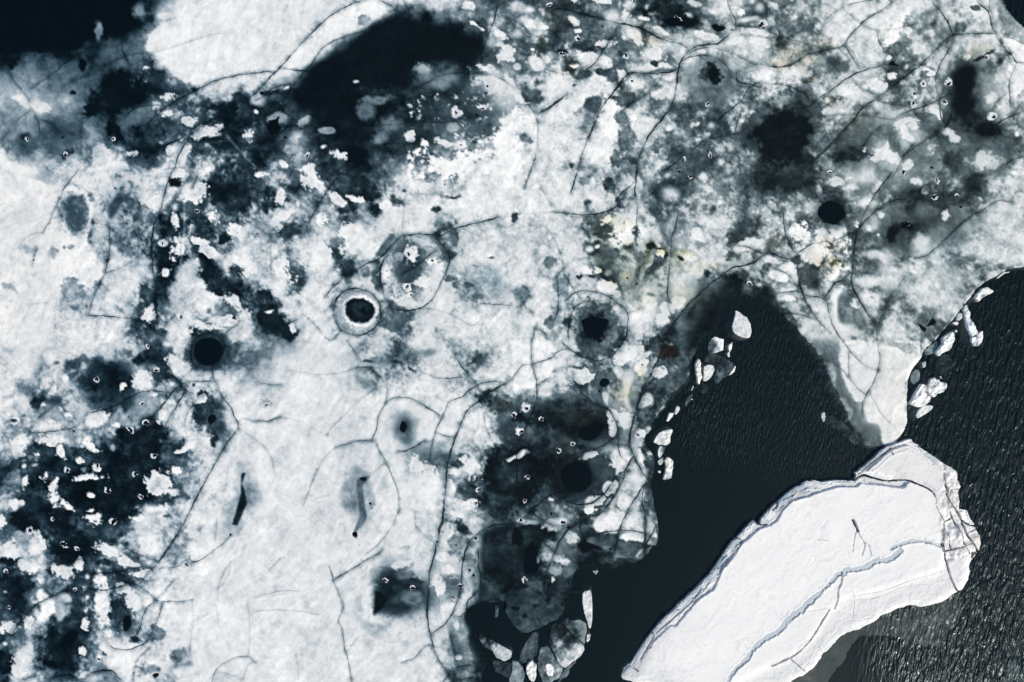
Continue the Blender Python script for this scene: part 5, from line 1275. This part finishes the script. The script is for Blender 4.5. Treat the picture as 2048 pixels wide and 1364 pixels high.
floe('ice_floe', 'ice floe', 'grey rounded slab at the shore above the two jagged white blocks', f8("130,900 165,850 205,840 215,890 205,950 170,985 130,950"), .07, .45, 1.6, 3, .5, group=GB)
floe('ice_chunk', 'ice chunk', 'jagged white block with grey folds, right one of the two lying together', f8("300,935 340,915 380,950 435,960 442,1000 410,1040 360,1055 330,1085 290,1055 270,1015 290,970"), .5, .90, 1.0, 3.5, 1.4, group=GB, bumpy=.08)
floe('ice_chunk', 'ice chunk', 'jagged white block with a torn side, left one of the two lying together', f8("125,1140 165,1060 195,1010 220,970 255,975 262,1015 260,1050 310,1085 290,1125 240,1160 200,1172 160,1155"), .5, .89, 1.0, 3.5, 1.4, group=GB, bumpy=.08)
floe('ice_floe', 'ice floe', 'smooth oval white floe under the two jagged blocks', f8("175,1240 195,1195 240,1160 300,1150 330,1160 310,1195 250,1235 190,1268"), .15, .82, 1.2, 5, .4, group=GB)
floe('ice_chunk', 'ice chunk', 'two small glassy bits above the jagged blocks', f8("378,905 390,900 402,925 395,930"), .12, .78, .6, 2, .8, group=GB)
floe('ice_chunk', 'ice chunk', 'thin white rim fragment floating off the sheet, top of the right hand shore', f8("865,65 920,20 985,8 985,18 930,35 900,60 875,80"), .1, .80, .8, 2, 1.2, group=GB)
floe('ice_floe', 'ice floe', 'dim sunken triangle of grey ice in the lower right corner', chain("1664 1108 5.328|1960,1125 1990,1130 2046,1210 2120,1400 1890,1400 1910,1220"), -.75, .55, 1.5, 3, .3, bumpy=.03)
floe('ice_floe', 'ice floe', 'tall upright white floe with a grey band, alone below the sheet', f5("1685,235 1710,205 1790,190 1805,240 1815,400 1815,580 1795,690 1775,685 1750,610 1710,480 1685,340"), .14, .78, 1.2, 4, .5, group=GC)
floe('ice_chunk', 'ice chunk', 'small white diamond of ice below the tall upright floe', f5("1745,755 1795,758 1780,830 1755,855 1738,850"), .2, .88, .8, 2.5, .4, group=GC)
floe('ice_floe', 'ice floe', 'largest grey floe of the bay with a bright cloudy middle and a dark corner', f5("1290,620 1400,600 1480,690 1640,830 1705,905 1715,950 1670,1040 1560,1110 1460,1195 1390,1140 1350,1040 1290,930 1250,850"), .08, .55, 1.4, 4, .5, group=GC, grade=(.4, 1, -.33, .16))
floe('ice_floe', 'ice floe', 'dark grey fan shaped floe with a lighter right tip', f5("1410,590 1500,540 1560,580 1650,565 1735,610 1745,700 1725,800 1720,890 1640,820 1510,700"), .07, .40, 1.4, 4, .5, group=GC, grade=(1, 0, -.18, .12))
floe('ice_floe', 'ice floe', 'grey floe with one bright white snow patch and a ragged left edge', f5("1150,920 1240,900 1310,1010 1360,1100 1445,1200 1390,1320 1300,1360 1200,1420 1170,1340 1120,1200 1115,1090"), .09, .46, 1.3, 4, .8, group=GC, grade=(1, 1, -.08, .14))
floe('ice_chunk', 'ice chunk', 'white snow patch standing on the ragged grey floe', f5("1240,1120 1290,1130 1330,1200 1310,1290 1250,1300 1225,1230 1215,1150"), .16, .90, 1.6, 2, 1.0, group=GC)
floe('ice_chunk', 'ice chunk', 'bright white rough chunk of ice standing between two grey floes', f5("1000,1130 1045,1090 1075,1130 1105,1140 1100,1240 1100,1310 1060,1370 1010,1330 975,1250 970,1180"), .35, .90, 1.0, 3, 1.3, .5, group=GC, bumpy=.1)
floe('ice_floe', 'ice floe', 'dark lancet shaped floe with a grainy surface', f5("1060,720 1120,740 1120,960 1110,1020 1020,1110 930,1140 875,1090 910,960 980,830"), .05, .30, 1.4, 4, .5, group=GC)
floe('ice_floe', 'ice floe', 'long grey slanting floe with a bright lower end', f5("330,700 400,760 520,820 640,890 780,965 790,1000 780,1060 700,1100 590,1060 540,960 450,930 350,790"), .07, .42, 1.6, 4, .5, group=GC, grade=(1, .4, -.26, .22))
floe('ice_floe', 'ice floe', 'grey rounded floe cut by the lower frame edge, left of the rough white chunk', f5("790,1085 860,1100 920,1170 955,1270 935,1370 900,1450 760,1450 750,1330 790,1220"), .1, .52, 1.2, 4, .6, group=GC)
floe('ice_floe', 'ice floe', 'dim grey ribbed floe behind the rounded grey one', f5("540,1080 700,1110 785,1120 780,1230 740,1310 660,1270 570,1230"), .04, .24, 1.8, 3, .5, group=GC)
floe('ice_floe', 'ice floe', 'thin grey tongue of ice curling off the ragged floe', f5("1450,1205 1560,1120 1640,1085 1600,1120 1530,1190 1510,1280 1430,1330 1370,1400 1365,1370 1400,1290"), .06, .40, 1.3, 3, .5, group=GC)
floe('ice_chunk', 'ice chunk', 'faint upright grey sliver in the darkest part of the bay', f5("565,390 610,395 622,440 608,550 565,548 575,470"), .03, .36, 1.6, 2, .5, group=GC)
floe('ice_chunk', 'ice chunk', 'small milky lump on the dark thin ice right of the bay', f5("1430,290 1470,260 1510,290 1500,335 1450,330"), .06, .36, 2.0, 2, .5)
floe('ice_chunk', 'ice chunk', 'tiny white flake floating below the corner of the sheet', chain("2 3|640,475 690,470 685,490 670,508 650,490"), .08, .70, .9, 2, .8)
